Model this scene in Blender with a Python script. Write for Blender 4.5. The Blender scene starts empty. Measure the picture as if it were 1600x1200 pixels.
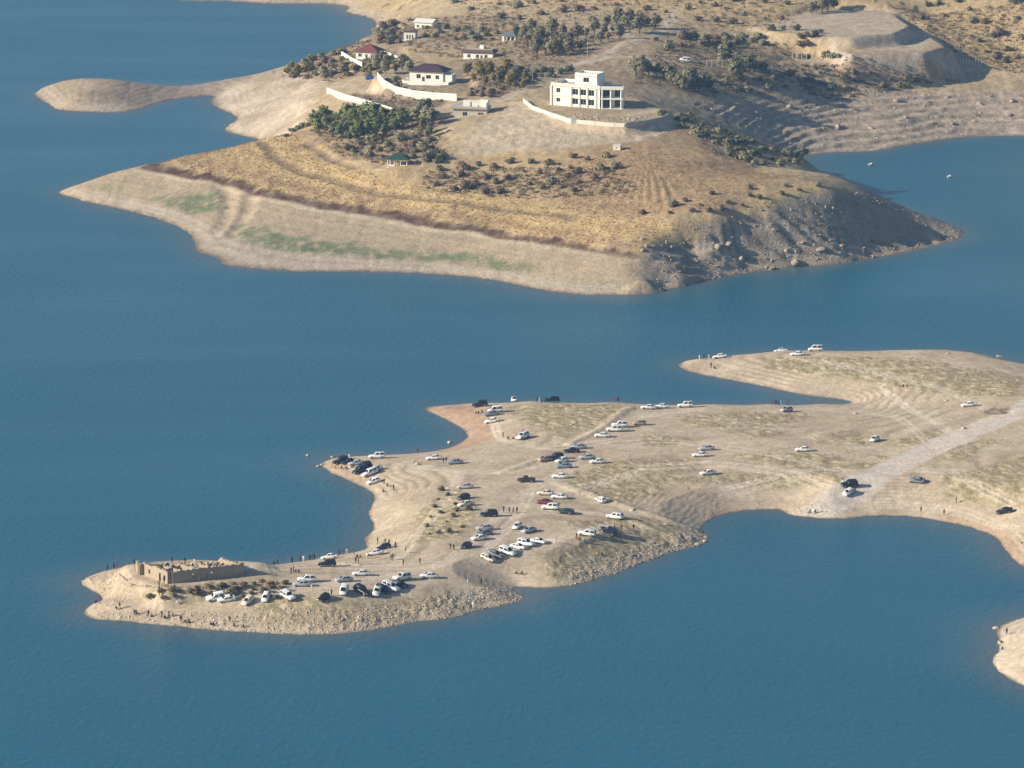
import bpy, bmesh, math, random, time
import numpy as np
from mathutils import Vector, Matrix

# ------------------------------------------------------------------ camera, sky, sun, exposure
SC = bpy.context.scene
COL = SC.collection
W0, H0, FPX = 1600.0, 1200.0, 6746.0          # photograph size and focal length in its pixels
PITCH = math.atan(1482.0 / FPX)
CAMH = 284.0
cam_d = bpy.data.cameras.new('camera')
cam_d.sensor_width = 36.0
cam_d.lens = FPX / W0 * 36.0
cam_d.clip_start = 1.0
cam_d.clip_end = 60000.0
cam = bpy.data.objects.new('camera', cam_d)
COL.objects.link(cam)
cam.location = (0, 0, CAMH)
cam.rotation_euler = (math.pi / 2 - PITCH, 0, 0)
SC.camera = cam

SUN_EL = math.radians(24.0)
SUN_TO = Vector((-0.972, -0.235, 0)).normalized()      # horizontal direction towards the sun
world = bpy.data.worlds.new('World')
SC.world = world
world.use_nodes = True
wn = world.node_tree.nodes
sky = wn.new('ShaderNodeTexSky')
sky.sky_type = 'NISHITA'
sky.sun_disc = False
sky.sun_elevation = SUN_EL
sky.sun_rotation = math.atan2(SUN_TO.x, SUN_TO.y)
sky.altitude = 500.0
sky.air_density = 1.0
sky.dust_density = 1.0
sky.ozone_density = 1.5
wn['Background'].inputs['Strength'].default_value = 0.076
world.node_tree.links.new(sky.outputs[0], wn['Background'].inputs['Color'])

sun_d = bpy.data.lights.new('sun', 'SUN')
sun_d.energy = 5.0
sun_d.angle = math.radians(0.53)
sun_d.color = (1.0, 0.89, 0.725)
sun = bpy.data.objects.new('sun', sun_d)
COL.objects.link(sun)
to_sun = Vector((SUN_TO.x * math.cos(SUN_EL), SUN_TO.y * math.cos(SUN_EL), math.sin(SUN_EL)))
sun.rotation_euler = to_sun.to_track_quat('Z', 'Y').to_euler()
sun.location = (-300, 900, 400)

vs = SC.view_settings
vs.view_transform = 'Standard'
vs.look = 'None'
vs.exposure = 0.61
vs.gamma = 1.0
vs.use_curve_mapping = False
SC.render.engine = 'CYCLES'
SC.cycles.use_denoising = True
SC.cycles.max_bounces = 5
SC.cycles.diffuse_bounces = 2
SC.cycles.volume_bounces = 0

# ------------------------------------------------------------------ helpers
CP, SP = math.cos(PITCH), math.sin(PITCH)

def ray(px, py):
    a, b = (px - 800.0) / FPX, -(py - 600.0) / FPX
    return np.array([a, CP + b * SP, -SP + b * CP])

def flat(px, py, z=0.0):
    d = ray(px, py)
    t = (z - CAMH) / d[2]
    return np.array([d[0] * t, d[1] * t])

_rs = np.random.RandomState(7)
_perm = np.concatenate([_rs.permutation(256)] * 2)
_ang = _rs.rand(256) * 2 * np.pi
_gx, _gy = np.cos(_ang).astype(np.float32), np.sin(_ang).astype(np.float32)

def perlin(x, y, seed=0):
    x = x + seed * 17.31
    y = y + seed * 9.77
    xi, yi = np.floor(x).astype(np.int64), np.floor(y).astype(np.int64)
    xf, yf = (x - xi).astype(np.float32), (y - yi).astype(np.float32)
    xi &= 255
    yi &= 255
    u = xf * xf * xf * (xf * (xf * 6 - 15) + 10)
    v = yf * yf * yf * (yf * (yf * 6 - 15) + 10)
    def g(ix, iy, fx, fy):
        h = _perm[_perm[ix & 255] + (iy & 255)]
        return _gx[h] * fx + _gy[h] * fy
    a = g(xi, yi, xf, yf)
    b = g(xi + 1, yi, xf - 1, yf)
    c = g(xi, yi + 1, xf, yf - 1)
    d = g(xi + 1, yi + 1, xf - 1, yf - 1)
    return ((a + (b - a) * u) * (1 - v) + (c + (d - c) * u) * v) * 1.5

def fbm(x, y, wl, octv=4, seed=0, gain=0.5):
    r, amp, tot = 0, 1.0, 0.0
    for k in range(octv):
        r = r + amp * perlin(x / wl, y / wl, seed + k * 3)
        tot += amp
        amp *= gain
        wl *= 0.5
    return r / tot

def sstep(a, b, x):
    t = np.clip((x - a) / (b - a), 0, 1)
    return t * t * (3 - 2 * t)

def seg_dist(X, Y, A, B):
    d = B - A
    L = max(float(d @ d), 1e-9)
    t = np.clip(((X - A[0]) * d[0] + (Y - A[1]) * d[1]) / L, 0, 1)
    return np.hypot(X - A[0] - t * d[0], Y - A[1] - t * d[1])

def sdf_poly(X, Y, P):
    """signed distance to a closed polygon, positive inside"""
    D = np.full(X.shape, 1e9)
    ins = np.zeros(X.shape, bool)
    n = len(P)
    for i in range(n):
        A, B = P[i], P[(i + 1) % n]
        D = np.minimum(D, seg_dist(X, Y, A, B))
        if A[1] != B[1]:
            c = (A[1] > Y) != (B[1] > Y)
            ins ^= c & (X < (B[0] - A[0]) * (Y - A[1]) / (B[1] - A[1]) + A[0])
    return np.where(ins, D, -D)

def dist_line(X, Y, P):
    D = np.full(X.shape, 1e9)
    for i in range(len(P) - 1):
        D = np.minimum(D, seg_dist(X, Y, P[i], P[i + 1]))
    return D

def smooth_closed(P, k=4):
    """Catmull-Rom through the corner points"""
    P = [np.asarray(p, float) for p in P]
    n = len(P)
    out = []
    for i in range(n):
        a, b, c, d = P[i - 1], P[i], P[(i + 1) % n], P[(i + 2) % n]
        for j in range(k):
            t = j / k
            out.append(0.5 * (2 * b + (c - a) * t + (2 * a - 5 * b + 4 * c - d) * t * t + (3 * b - a - 3 * c + d) * t ** 3))
    return out

def upsample(C, step, shape, smooth=False):
    def axis(A, n):
        i = np.arange(n) / step
        i0 = np.minimum(i.astype(int), A.shape[0] - 2)
        f = (i - i0)[:, None]
        b, c = A[i0], A[i0 + 1]
        if not smooth:
            return b + (c - b) * f
        a_, d = A[np.maximum(i0 - 1, 0)], A[np.minimum(i0 + 2, A.shape[0] - 1)]
        # cubic B-spline: no facets on steep slopes
        return ((1 - f) ** 3 * a_ + (3 * f ** 3 - 6 * f ** 2 + 4) * b + (-3 * f ** 3 + 3 * f ** 2 + 3 * f + 1) * c + f ** 3 * d) / 6
    return axis(axis(C, shape[0]).T, shape[1]).T

class Land:
    """a height field over a rectangle of ground, from a shoreline and spot heights"""
    def __init__(s, x0, x1, y0, y1, dx, dy, shore_px, spots, shore_step, jag, cap=0.9):
        s.x0, s.y0, s.dx, s.dy = x0, y0, dx, dy
        s.nx, s.ny = int((x1 - x0) / dx) + 1, int((y1 - y0) / dy) + 1
        xs, ys = x0 + np.arange(s.nx) * dx, y0 + np.arange(s.ny) * dy
        s.X, s.Y = np.meshgrid(xs, ys)
        P = smooth_closed([flat(*p) for p in shore_px], 3)
        s.shore = P
        st = 3
        nxc, nyc = (s.nx - 1) // st + 2, (s.ny - 1) // st + 2
        Xc, Yc = np.meshgrid(x0 + np.arange(nxc) * dx * st, y0 + np.arange(nyc) * dy * st)
        Dc = sdf_poly(Xc, Yc, P)
        # radial basis surface through shoreline (0) and spot heights
        C, V = [], []
        acc = 0
        for i in range(len(P)):
            A, B = P[i], P[(i + 1) % len(P)]
            L = np.hypot(*(B - A))
            acc += L
            if acc > shore_step:
                C.append(A); V.append(0.0); acc = 0
        for (px, py, h) in spots:
            C.append(flat(px, py, h)); V.append(h)
        C, V = np.array(C), np.array(V)
        R = np.hypot(C[:, None, 0] - C[None, :, 0], C[:, None, 1] - C[None, :, 1])
        n = len(C)
        A = np.zeros((n + 1, n + 1))
        A[:n, :n] = -np.sqrt(R * R + 4.0) + np.eye(n) * 0.5
        A[:n, n] = 1; A[n, :n] = 1
        wts = np.linalg.lstsq(A, np.append(V, 0), rcond=None)[0]
        Zc = np.full(Xc.shape, wts[n])
        for k in range(n):
            Zc += wts[k] * -np.sqrt((Xc - C[k, 0]) ** 2 + (Yc - C[k, 1]) ** 2 + 4.0)
        s.D = upsample(Dc, st, (s.ny, s.nx), True)
        s.D = s.D + jag * fbm(s.X, s.Y, 9.0, 4, 5, 0.6) * 2.0 * np.exp(-np.abs(s.D) / 5.0)
        Zr = upsample(Zc, st, (s.ny, s.nx), True)
        zi = np.maximum(np.minimum(Zr, 0.1 + s.D * cap), 0.02 + 0.03 * np.minimum(s.D, 25))
        s.Z = np.where(s.D > 0, zi, np.maximum(s.D * 0.25, -4.0))
    def coarse(s, fn, P, st=2):
        # distances on every second node, only near the shape, then filled in
        Xc, Yc = np.meshgrid(s.x0 + np.arange((s.nx - 1) // st + 2) * s.dx * st, s.y0 + np.arange((s.ny - 1) // st + 2) * s.dy * st)
        P = np.asarray(P)
        out = np.full(Xc.shape, -40.0 if fn is sdf_poly else 40.0)
        j0, j1 = [int(np.clip((v - s.x0) / (s.dx * st), 0, Xc.shape[1])) for v in (P[:, 0].min() - 16, P[:, 0].max() + 16)]
        i0, i1 = [int(np.clip((v - s.y0) / (s.dy * st), 0, Xc.shape[0])) for v in (P[:, 1].min() - 16, P[:, 1].max() + 16)]
        if j1 > j0 and i1 > i0:
            out[i0:i1, j0:j1] = fn(Xc[i0:i1, j0:j1], Yc[i0:i1, j0:j1], P)
        return upsample(out, st, (s.ny, s.nx))
    def pts(s, P):
        return [s.at(*p)[:2] for p in P]
    def pmask(s, P, soft=3.0, rag=0.0, wl=8.0):
        d = s.coarse(sdf_poly, s.pts(P))
        if rag:
            d = d + rag * fbm(s.X, s.Y, wl, 3, 31) * 2
        return sstep(-soft, soft, d)
    def lmask(s, P, w, soft=1.0, rag=0.0):
        d = s.coarse(dist_line, s.pts(P))
        if rag:
            d = d + rag * fbm(s.X, s.Y, 5.0, 3, 41) * 2
        return 1 - sstep(w - soft, w + soft, d)
    def pad(s, P, h, fall):
        d = s.coarse(sdf_poly, [flat(px, py, h) for px, py in P])
        w = sstep(-fall, 0.3, d)
        s.Z = s.Z * (1 - w) + h * w
    def h(s, x, y):
        i = (y - s.y0) / s.dy; j = (x - s.x0) / s.dx
        i0 = np.clip(np.floor(i).astype(int), 0, s.ny - 2); j0 = np.clip(np.floor(j).astype(int), 0, s.nx - 2)
        fi, fj = np.clip(i - i0, 0, 1), np.clip(j - j0, 0, 1)
        Z = s.Z
        return (Z[i0, j0] * (1 - fi) + Z[i0 + 1, j0] * fi) * (1 - fj) + (Z[i0, j0 + 1] * (1 - fi) + Z[i0 + 1, j0 + 1] * fi) * fj
    def at(s, px, py):
        """the first ground point seen along the line of sight through a photograph pixel"""
        d = ray(px, py)
        t0 = (s.y0) / d[1]
        t = np.arange(t0, (s.y0 + s.ny * s.dy) / d[1], 0.5)
        x, y, z = d[0] * t, d[1] * t, CAMH + d[2] * t
        g = np.maximum(s.h(x, y), 0.0)
        k = np.argmax(z <= g)
        if z[k] > g[k]:
            k = len(t) - 1
        return np.array([x[k], y[k], g[k]])
    def normal(s, x, y, e=1.5):
        v = Vector((-(s.h(x + e, y) - s.h(x - e, y)) / (2 * e), -(s.h(x, y + e) - s.h(x, y - e)) / (2 * e), 1.0))
        return v.normalized()
    def slope(s):
        gy, gx = np.gradient(s.Z, s.dy, s.dx)
        return np.hypot(gx, gy)
    def build(s, name, mat, colr, zmin=-2.5):
        keep = s.Z > zmin
        q = keep[:-1, :-1] | keep[1:, :-1] | keep[:-1, 1:] | keep[1:, 1:]
        idx = np.arange(s.nx * s.ny).reshape(s.ny, s.nx)
        F = np.stack([idx[:-1, :-1][q], idx[:-1, 1:][q], idx[1:, 1:][q], idx[1:, :-1][q]], 1)
        used = np.unique(F)
        remap = np.zeros(s.nx * s.ny, np.int64)
        remap[used] = np.arange(len(used))
        F = remap[F]
        V = np.stack([s.X.ravel()[used], s.Y.ravel()[used], s.Z.ravel()[used]], 1).astype(np.float32)
        me = quad_mesh(name, V, F)
        at = me.color_attributes.new('Col', 'FLOAT_COLOR', 'POINT')
        c = np.ones((len(used), 4), np.float32)
        c[:, :3] = colr.reshape(-1, 3)[used]
        at.data.foreach_set('color', c.ravel())
        me.materials.append(mat)
        o = bpy.data.objects.new(name, me)
        COL.objects.link(o)
        o['kind'] = 'structure'
        return o

def quad_mesh(name, V, F, smooth=True):
    me = bpy.data.meshes.new(name)
    k = F.shape[1]
    me.vertices.add(len(V))
    me.vertices.foreach_set('co', np.ascontiguousarray(V, np.float32).ravel())
    me.loops.add(F.size)
    me.loops.foreach_set('vertex_index', np.ascontiguousarray(F, np.int32).ravel())
    me.polygons.add(len(F))
    me.polygons.foreach_set('loop_start', np.arange(0, F.size, k, dtype=np.int32))
    me.polygons.foreach_set('use_smooth', np.full(len(F), smooth))
    me.update(calc_edges=True)
    me.validate()
    return me

# ------------------------------------------------------------------ materials
MATS = {}
def mat(name, col, rough=0.8, metal=0.0, spec=0.3, var=0.0, scale=3.0, emit=None):
    """a procedural material: a base colour with a little noise in it"""
    if name in MATS:
        return MATS[name]
    m = bpy.data.materials.new(name)
    m.use_nodes = True
    nt = m.node_tree
    b = nt.nodes['Principled BSDF']
    b.inputs['Roughness'].default_value = rough
    b.inputs['Metallic'].default_value = metal
    b.inputs['Specular IOR Level'].default_value = spec
    if var:
        tc = nt.nodes.new('ShaderNodeTexCoord')
        nz = nt.nodes.new('ShaderNodeTexNoise')
        nz.inputs['Scale'].default_value = scale
        nz.inputs['Detail'].default_value = 4
        mx = nt.nodes.new('ShaderNodeMix'); mx.data_type = 'RGBA'
        mx.inputs['A'].default_value = (*[c * (1 - var) for c in col], 1)
        mx.inputs['B'].default_value = (*[min(1, c * (1 + var)) for c in col], 1)
        nt.links.new(tc.outputs['Object'], nz.inputs['Vector'])
        nt.links.new(nz.outputs['Fac'], mx.inputs['Factor'])
        nt.links.new(mx.outputs['Result'], b.inputs['Base Color'])
    else:
        b.inputs['Base Color'].default_value = (*col, 1)
    MATS[name] = m
    return m

def ground_mat(name, scale, bump, amp):
    m = bpy.data.materials.new(name)
    m.use_nodes = True
    nt = m.node_tree; L = nt.links
    b = nt.nodes['Principled BSDF']
    b.inputs['Roughness'].default_value = 1.0
    b.inputs['Specular IOR Level'].default_value = 0.05
    at = nt.nodes.new('ShaderNodeAttribute'); at.attribute_name = 'Col'
    geo = nt.nodes.new('ShaderNodeNewGeometry')
    nz = nt.nodes.new('ShaderNodeTexNoise'); nz.inputs['Scale'].default_value = scale; nz.inputs['Detail'].default_value = 5; nz.inputs['Roughness'].default_value = 0.65
    nz2 = nt.nodes.new('ShaderNodeTexNoise'); nz2.inputs['Scale'].default_value = scale * 0.17; nz2.inputs['Detail'].default_value = 3
    L.new(geo.outputs['Position'], nz.inputs['Vector']); L.new(geo.outputs['Position'], nz2.inputs['Vector'])
    r = nt.nodes.new('ShaderNodeMapRange'); r.inputs['From Min'].default_value = 0.25; r.inputs['From Max'].default_value = 0.75
    r.inputs['To Min'].default_value = 1 - amp; r.inputs['To Max'].default_value = 1 + amp
    L.new(nz.outputs['Fac'], r.inputs['Value'])
    r2 = nt.nodes.new('ShaderNodeMapRange'); r2.inputs['From Min'].default_value = 0.3; r2.inputs['From Max'].default_value = 0.7
    r2.inputs['To Min'].default_value = 0.9; r2.inputs['To Max'].default_value = 1.1
    L.new(nz2.outputs['Fac'], r2.inputs['Value'])
    mu = nt.nodes.new('ShaderNodeMath'); mu.operation = 'MULTIPLY'
    L.new(r.outputs[0], mu.inputs[0]); L.new(r2.outputs[0], mu.inputs[1])
    vm = nt.nodes.new('ShaderNodeVectorMath'); vm.operation = 'SCALE'
    L.new(at.outputs['Color'], vm.inputs[0]); L.new(mu.outputs[0], vm.inputs['Scale'])
    L.new(vm.outputs[0], b.inputs['Base Color'])
    bp = nt.nodes.new('ShaderNodeBump'); bp.inputs['Strength'].default_value = 1.0; bp.inputs['Distance'].default_value = bump
    L.new(nz.outputs['Fac'], bp.inputs['Height']); L.new(bp.outputs[0], b.inputs['Normal'])
    return m

def lerp(c, col, w):
    return c + (np.array(col, np.float32) - c) * np.clip(w, 0, 1)[..., None]
# ------------------------------------------------------------------ near peninsula
T0 = time.time()
NEAR_SHORE = [(125,911),(150,897),(185,888),(225,882),(300,888),(390,886),(450,880),(500,872),(545,864),(574,858),(570,842),(584,826),(577,802),(586,780),(576,766),(546,751),(505,729),
 (520,716),(560,713),(640,709),(690,703),(720,692),(731,679),(716,665),(690,652),(668,641),(674,635),(740,632),(830,629),(960,631),(1110,634),(1200,634),(1290,633),(1335,628),
 (1250,616),(1180,601),(1100,586),(1062,574),(1080,563),(1150,557),(1220,551),(1280,550),(1400,550),(1470,549),(1540,556),(1600,571),(1720,590),(1900,600),(2050,600),
 (2050,1180),(1850,1150),(1700,1115),(1600,1072),(1575,1058),(1550,1036),(1560,1016),(1562,1000),(1557,984),(1570,975),(1600,964),(1680,945),(1750,926),(1680,908),(1600,886),(1580,868),(1560,843),
 (1530,828),(1480,815),(1420,806),(1360,806),(1310,811),(1265,808),(1230,803),(1220,796),(1160,798),(1112,809),(1098,825),(1106,841),(1098,850),(1050,863),(1000,881),(950,899),(900,913),(850,918),
 (806,916),(803,925),(822,936),(800,943),(750,953),(700,966),(660,970),(600,981),(540,989),(480,991),(420,989),(350,985),(280,979),(200,971),(150,967),(132,960),(137,948),(163,937),(150,925)]
NEAR_SPOTS = [(165,893,3.2),(190,884,4.5),(216,876,5.5),(300,879,5.5),(384,880,5.0),(225,897,6.3),(272,911,6.4),(330,905,6.3),(384,898,6.0),(180,915,3.6),(210,930,4.6),(270,935,5.6),(340,925,5.8),
 (200,955,2.4),(300,960,3.0),(400,970,2.0),(400,938,4.8),(450,933,4.8),(510,936,4.7),(600,928,4.6),(640,915,4.6),(450,952,4.0),(540,960,3.2),(620,950,3.3),(700,940,2.6),(560,975,1.6),(440,975,2.0),(760,930,2.2),
 (450,890,4.6),(520,884,4.4),(600,880,4.3),(660,895,4.6),(600,860,3.0),(640,840,4.2),(640,780,3.4),(620,740,2.6),(560,730,1.6),(530,720,1.2),(600,714,1.6),(680,708,1.4),(700,740,3.6),(740,700,2.6),(780,670,2.6),
 (740,650,2.0),(700,640,1.0),(740,629,1.2),(830,626,2.2),(960,628,2.6),(1110,631,2.6),(1200,631,2.4),(1290,630,1.6),(850,650,3.4),(950,660,4.2),(1050,660,4.0),(900,700,4.6),(1000,690,4.4),
 (720,800,4.8),(720,830,5.0),(780,800,4.6),(760,850,4.9),(840,845,4.9),(820,760,4.5),(900,740,4.6),(870,790,4.6),(960,790,4.3),(940,830,4.8),(900,860,4.6),(860,890,3.2),(760,890,4.2),(960,860,3.6),(1000,850,3.2),
 (1020,820,3.4),(1060,830,2.4),(1080,800,2.6),(1000,760,4.2),(1100,780,3.0),(1150,770,3.2),(1060,735,5.0),(1150,740,5.0),(1250,765,4.6),(1200,720,5.8),(1300,730,5.6),(1260,790,2.4),(1330,770,4.6),(1400,740,5.8),(1450,700,6.6),
 (1550,660,7.4),(1600,640,7.8),(1200,680,5.0),(1300,680,5.4),(1400,660,5.6),(1500,640,6.2),(1100,690,4.6),(1250,650,3.2),(1350,640,2.6),(1400,620,3.6),(1500,600,5.4),(1600,610,7.2),
 (1080,561,1.0),(1150,554,2.0),(1220,548,3.0),(1280,547,3.4),(1400,547,3.8),(1470,546,3.8),(1540,553,3.6),(1600,567,3.6),(1200,575,2.4),(1300,585,3.4),(1400,580,4.6),(1500,575,5.0),(1150,570,1.8),
 (1400,780,4.0),(1480,790,3.6),(1540,810,3.2),(1550,760,6.2),(1600,780,6.0),(1600,840,3.4),(1650,700,8.0),(1750,700,9.0),(1750,850,5.0),(1850,900,5.0),(1900,750,9.5),(2000,800,10.0),
 (1600,1010,2.6),(1575,1000,1.4),(1575,1035,1.5),(1700,1030,4.5),(1850,1050,6.5),(1950,950,7.0)]
NL = Land(-152, 215, 925, 1412, 0.42, 0.72, NEAR_SHORE, NEAR_SPOTS, 6.0, 0.55, 0.30)
X, Y = NL.X, NL.Y
nD = NL.D
NL.pad([(203,882),(300,875),(400,880),(398,903),(330,910),(264,917),(212,902)], 6.2, 7.0)
land = sstep(0.0, 3.0, nD)
# scrub patches (dry thorn and grass between the tracks)
SCRUB_N = [[(225,925),(270,915),(390,908),(440,915),(430,930),(330,932),(280,945),(215,940)],
 [(690,760),(740,775),(745,800),(730,830),(690,845),(640,850),(650,800),(680,780)],
 [(830,632),(960,632),(985,640),(930,670),(880,690),(840,670),(800,645)],
 [(1060,650),(1150,643),(1240,645),(1290,650),(1200,668),(1080,668)],
 [(1000,680),(1030,675),(1080,685),(1080,696),(1020,698),(1000,690)],
 [(1140,678),(1180,672),(1230,672),(1235,684),(1160,688)],
 [(1270,680),(1330,672),(1360,682),(1350,698),(1280,694)],
 [(1150,712),(1250,708),(1390,712),(1360,732),(1300,738),(1200,726)],
 [(890,742),(960,722),(1080,715),(1100,730),(1060,745),(1130,742),(1300,736),(1320,750),(1250,762),(1110,758),(1040,770),(960,790),(900,772)],
 [(1180,560),(1300,558),(1420,560),(1540,580),(1600,590),(1600,620),(1500,620),(1380,600),(1290,588),(1200,578)],
 [(1480,740),(1600,716),(1600,790),(1560,790),(1470,775)],
 [(400,940),(440,935),(540,945),(640,935),(700,930),(690,960),(600,972),(480,982),(400,975)],
 [(880,815),(930,812),(1000,808),(1060,820),(1070,845),(980,875),(900,905),(860,905),(850,880),(900,850)],
 [(1390,690),(1470,668),(1450,690),(1400,702)],[(1460,720),(1530,690),(1560,690),(1500,722)]]
scr = np.zeros_like(X)
for P in SCRUB_N:
    scr = np.maximum(scr, NL.pmask(P, 2.0, 2.4, 8.0))
scr *= land
n1 = fbm(X, Y * 0.55, 2.6, 3, 11, 0.6)
n2 = fbm(X, Y, 14.0, 4, 12)
n3 = fbm(X, Y * 0.5, 1.3, 2, 13)
n4 = fbm(X, Y, 45.0, 3, 14)
n5 = fbm(X * 0.8 + 0.5 * Y, Y * 0.45, 1.7, 2, 17)
# driving surfaces are smooth
ROAD_N = [(1250,812),(1330,772),(1400,728),(1480,690),(1600,640),(1700,600)]
TRK_N = [[(640,905),(700,880),(760,865),(850,850),(880,830)],[(880,720),(800,750),(700,790)],[(1330,772),(1150,765),(1050,760)],[(1400,728),(1250,700),(1100,675),(980,680)],[(960,800),(900,770),(830,755)],
 [(400,935),(640,920),(720,880)],[(480,880),(640,880)]]
roadm = NL.lmask(ROAD_N, 5.2, 0.8, 0.3)
trk = np.zeros_like(X)
for P in TRK_N:
    trk = np.maximum(trk, NL.lmask(P, 3.0, 2.0, 0.8))
# wheel tracks
wheel = np.zeros_like(X)
wrs = np.random.RandomState(4)
WT = [[(1330,790),(1240,745),(1120,728),(1000,735)],[(1360,760),(1270,728),(1160,705),(1040,690),(960,695)],[(1420,720),(1330,700),(1200,668),(1090,655),(1000,650)],[(1460,705),(1400,650),(1300,640),(1180,645)],[(1500,690),(1420,640),(1380,610)],[(900,730),(820,770),(760,830),(700,880)],
      [(880,715),(800,740),(720,740),(640,730)],[(640,890),(560,890),(480,885),(420,890)],[(700,880),(600,905),(500,920),(410,930)],[(850,850),(900,835),(960,822)],[(960,690),(860,705),(780,690),(770,660)],[(1330,790),(1400,790),(1500,800),(1590,830)],[(1400,735),(1480,740),(1580,790)],[(760,860),(800,820),(830,770)],[(720,745),(690,790),(640,850),(620,880)],[(980,660),(1040,645),(1100,642)],
      [(1000,740),(930,760),(870,770)],[(1230,560),(1330,575),(1450,600),(1540,640)],[(1240,750),(1180,765),(1130,775)]]
for P in WT:
    Pw = np.array(NL.pts(P)); k = np.linspace(0, len(Pw) - 1, 30); Pc = np.stack([np.interp(k, np.arange(len(Pw)), Pw[:, q]) for q in (0, 1)], 1)
    for _ in range(6):
        Pc[1:-1] = (Pc[:-2] + 2 * Pc[1:-1] + Pc[2:]) / 4
    for off in (0, 2.6 * wrs.rand() + 2.5):
        dw = NL.coarse(dist_line, Pc + [0, off]) + 0.5 * n2
        wheel = np.maximum(wheel, (1 - sstep(0.15, 0.55, np.abs(np.abs(dw) - 0.8))) * (0.5 + 0.5 * wrs.rand()))
wheel *= land
NL.Z -= wheel * 0.05
# plough lines that follow the shore of the east cove
plough = np.maximum(NL.pmask([(890,745),(960,722),(1080,715),(1110,735),(1250,765),(1230,790),(1110,805),(1085,830),(1000,795),(900,775)], 3, 3), NL.pmask([(905,850),(960,825),(1040,840),(1000,870),(900,895)], 3, 2))
plough = np.maximum(plough, NL.pmask([(640,860),(700,800),(740,760),(660,740),(610,770),(600,840)], 3, 3) * 0.35)
pl_s = np.sin((nD + 4.0 * n2 + 0.8 * n1) * 2 * np.pi / 1.9)
NL.Z += plough * 0.05 * pl_s * (1 - roadm)
# berms: pale ridges of pushed earth beside the tracks
berm = np.zeros_like(X)
for P, w in [([(890,695),(940,670),(985,637)],1.2),([(870,755),(940,780),(1000,800),(1060,820),(1098,832)],1.5),([(780,740),(850,716)],1.1),([(860,845),(905,850),(960,830)],0.9),([(905,800),(960,806),(1020,830),(1060,845)],1.2),
             ([(500,880),(560,884)],0.6),([(1480,705),(1530,688)],0.5)]:
    berm = np.maximum(berm, 1 - sstep(0.0, w * 2.2, NL.coarse(dist_line, NL.pts(P)) + 0.5 * fbm(X, Y, 4, 2, 51)))
NL.Z += berm * 0.45 * land
# old waterlines: low benches that follow the contours
bench = sstep(0.35, 0.75, 0.5 + fbm(X, Y, 40, 3, 15)) * land * (1 - roadm)
zz = NL.Z + 0.25 * n2
NL.Z += bench * 0.05 * np.sin(zz * 2 * np.pi / 0.52)
NL.Z += land * (0.10 * n2 + 0.03 * n3) * (1 - 0.75 * np.maximum(roadm, trk))
NL.Z += scr * (0.20 * np.maximum(n1, -0.12) + 0.26 * np.abs(n5) + 0.12 * np.abs(n3)) * (1 - roadm) * (1 - trk)
rocky = np.maximum(NL.pmask([(380,955),(440,962),(540,958),(640,950),(720,930),(830,925),(830,945),(700,975),(480,1000),(380,1000)], 4, 3), NL.pmask([(860,905),(960,870),(1040,842),(1090,835),(1110,850),(1000,890),(900,920)], 3, 2))
rocky = np.maximum(rocky, NL.pmask([(115,905),(165,893),(200,905),(215,935),(170,950),(115,925)], 3, 2) * 0.7)
rocky = np.maximum(rocky, NL.pmask([(160,962),(300,958),(400,966),(400,995),(150,985)], 3, 2) * 0.7)
NL.Z += rocky * land * (0.75 * np.abs(fbm(X, Y * 0.7, 3.2, 3, 16, 0.6)) + 0.2 * n3)
NL.Z -= 0.4 * NL.pmask([(1536,641),(1556,637),(1578,638),(1576,645),(1550,648)], 1.2, 1.0)
# colours
c = np.zeros(X.shape + (3,), np.float32) + np.array((0.43, 0.345, 0.245), np.float32)
c = lerp(c, (0.50, 0.41, 0.30), sstep(-0.1, 0.5, n2))
c = lerp(c, (0.37, 0.29, 0.20), sstep(0.05, 0.5, n4) * 0.6)
c = lerp(c, (0.37, 0.235, 0.155), NL.pmask([(660,636),(740,632),(775,660),(770,690),(700,705),(660,700)], 4, 3) * 0.85)
red = np.maximum(NL.pmask([(1100,800),(1230,785),(1240,805),(1110,830)], 3, 2), NL.pmask([(1360,803),(1480,806),(1560,825),(1600,850),(1600,890),(1540,850),(1420,812)], 3, 2))
red = np.maximum(red, NL.pmask([(500,725),(545,715),(560,735),(600,765),(540,755)], 3, 2) * 0.6)
c = lerp(c, (0.38, 0.255, 0.17), red * 0.7 * (1 - sstep(4, 9, nD)))
c = lerp(c, (0.37, 0.305, 0.185), scr * 0.75)
c = lerp(c, (0.25, 0.21, 0.115), scr * sstep(-0.05, 0.28, n5) * 0.8)
c = lerp(c, (0.19, 0.165, 0.085), scr * sstep(0.15, 0.4, n1) * 0.55)
c = lerp(c, (0.56, 0.47, 0.31), scr * sstep(0.12, 0.4, -n5) * 0.7)
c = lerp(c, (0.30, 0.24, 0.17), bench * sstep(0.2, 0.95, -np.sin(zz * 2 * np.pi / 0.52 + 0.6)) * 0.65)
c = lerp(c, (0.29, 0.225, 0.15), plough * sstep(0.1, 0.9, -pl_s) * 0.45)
c = lerp(c, (0.46, 0.375, 0.275), trk * 0.7)
c = lerp(c, (0.60, 0.515, 0.41), wheel * 0.75)
c = lerp(c, (0.52, 0.46, 0.385), roadm * 0.95)
c = lerp(c, (0.52, 0.44, 0.32), berm * 0.6)
c = lerp(c, (0.27, 0.205, 0.14), rocky * sstep(-0.05, 0.3, n1) * 0.7)
pit = NL.pmask([(1536,641),(1556,637),(1578,638),(1576,645),(1550,648)], 1.2, 1.0)
c = lerp(c, (0.11, 0.075, 0.055), pit * (0.65 + 0.8 * n1))
c = lerp(c, (0.34, 0.265, 0.19), NL.lmask([(1440,675),(1490,662),(1535,648)], 2.2, 1.5, 0.6) * 0.7)
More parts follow.
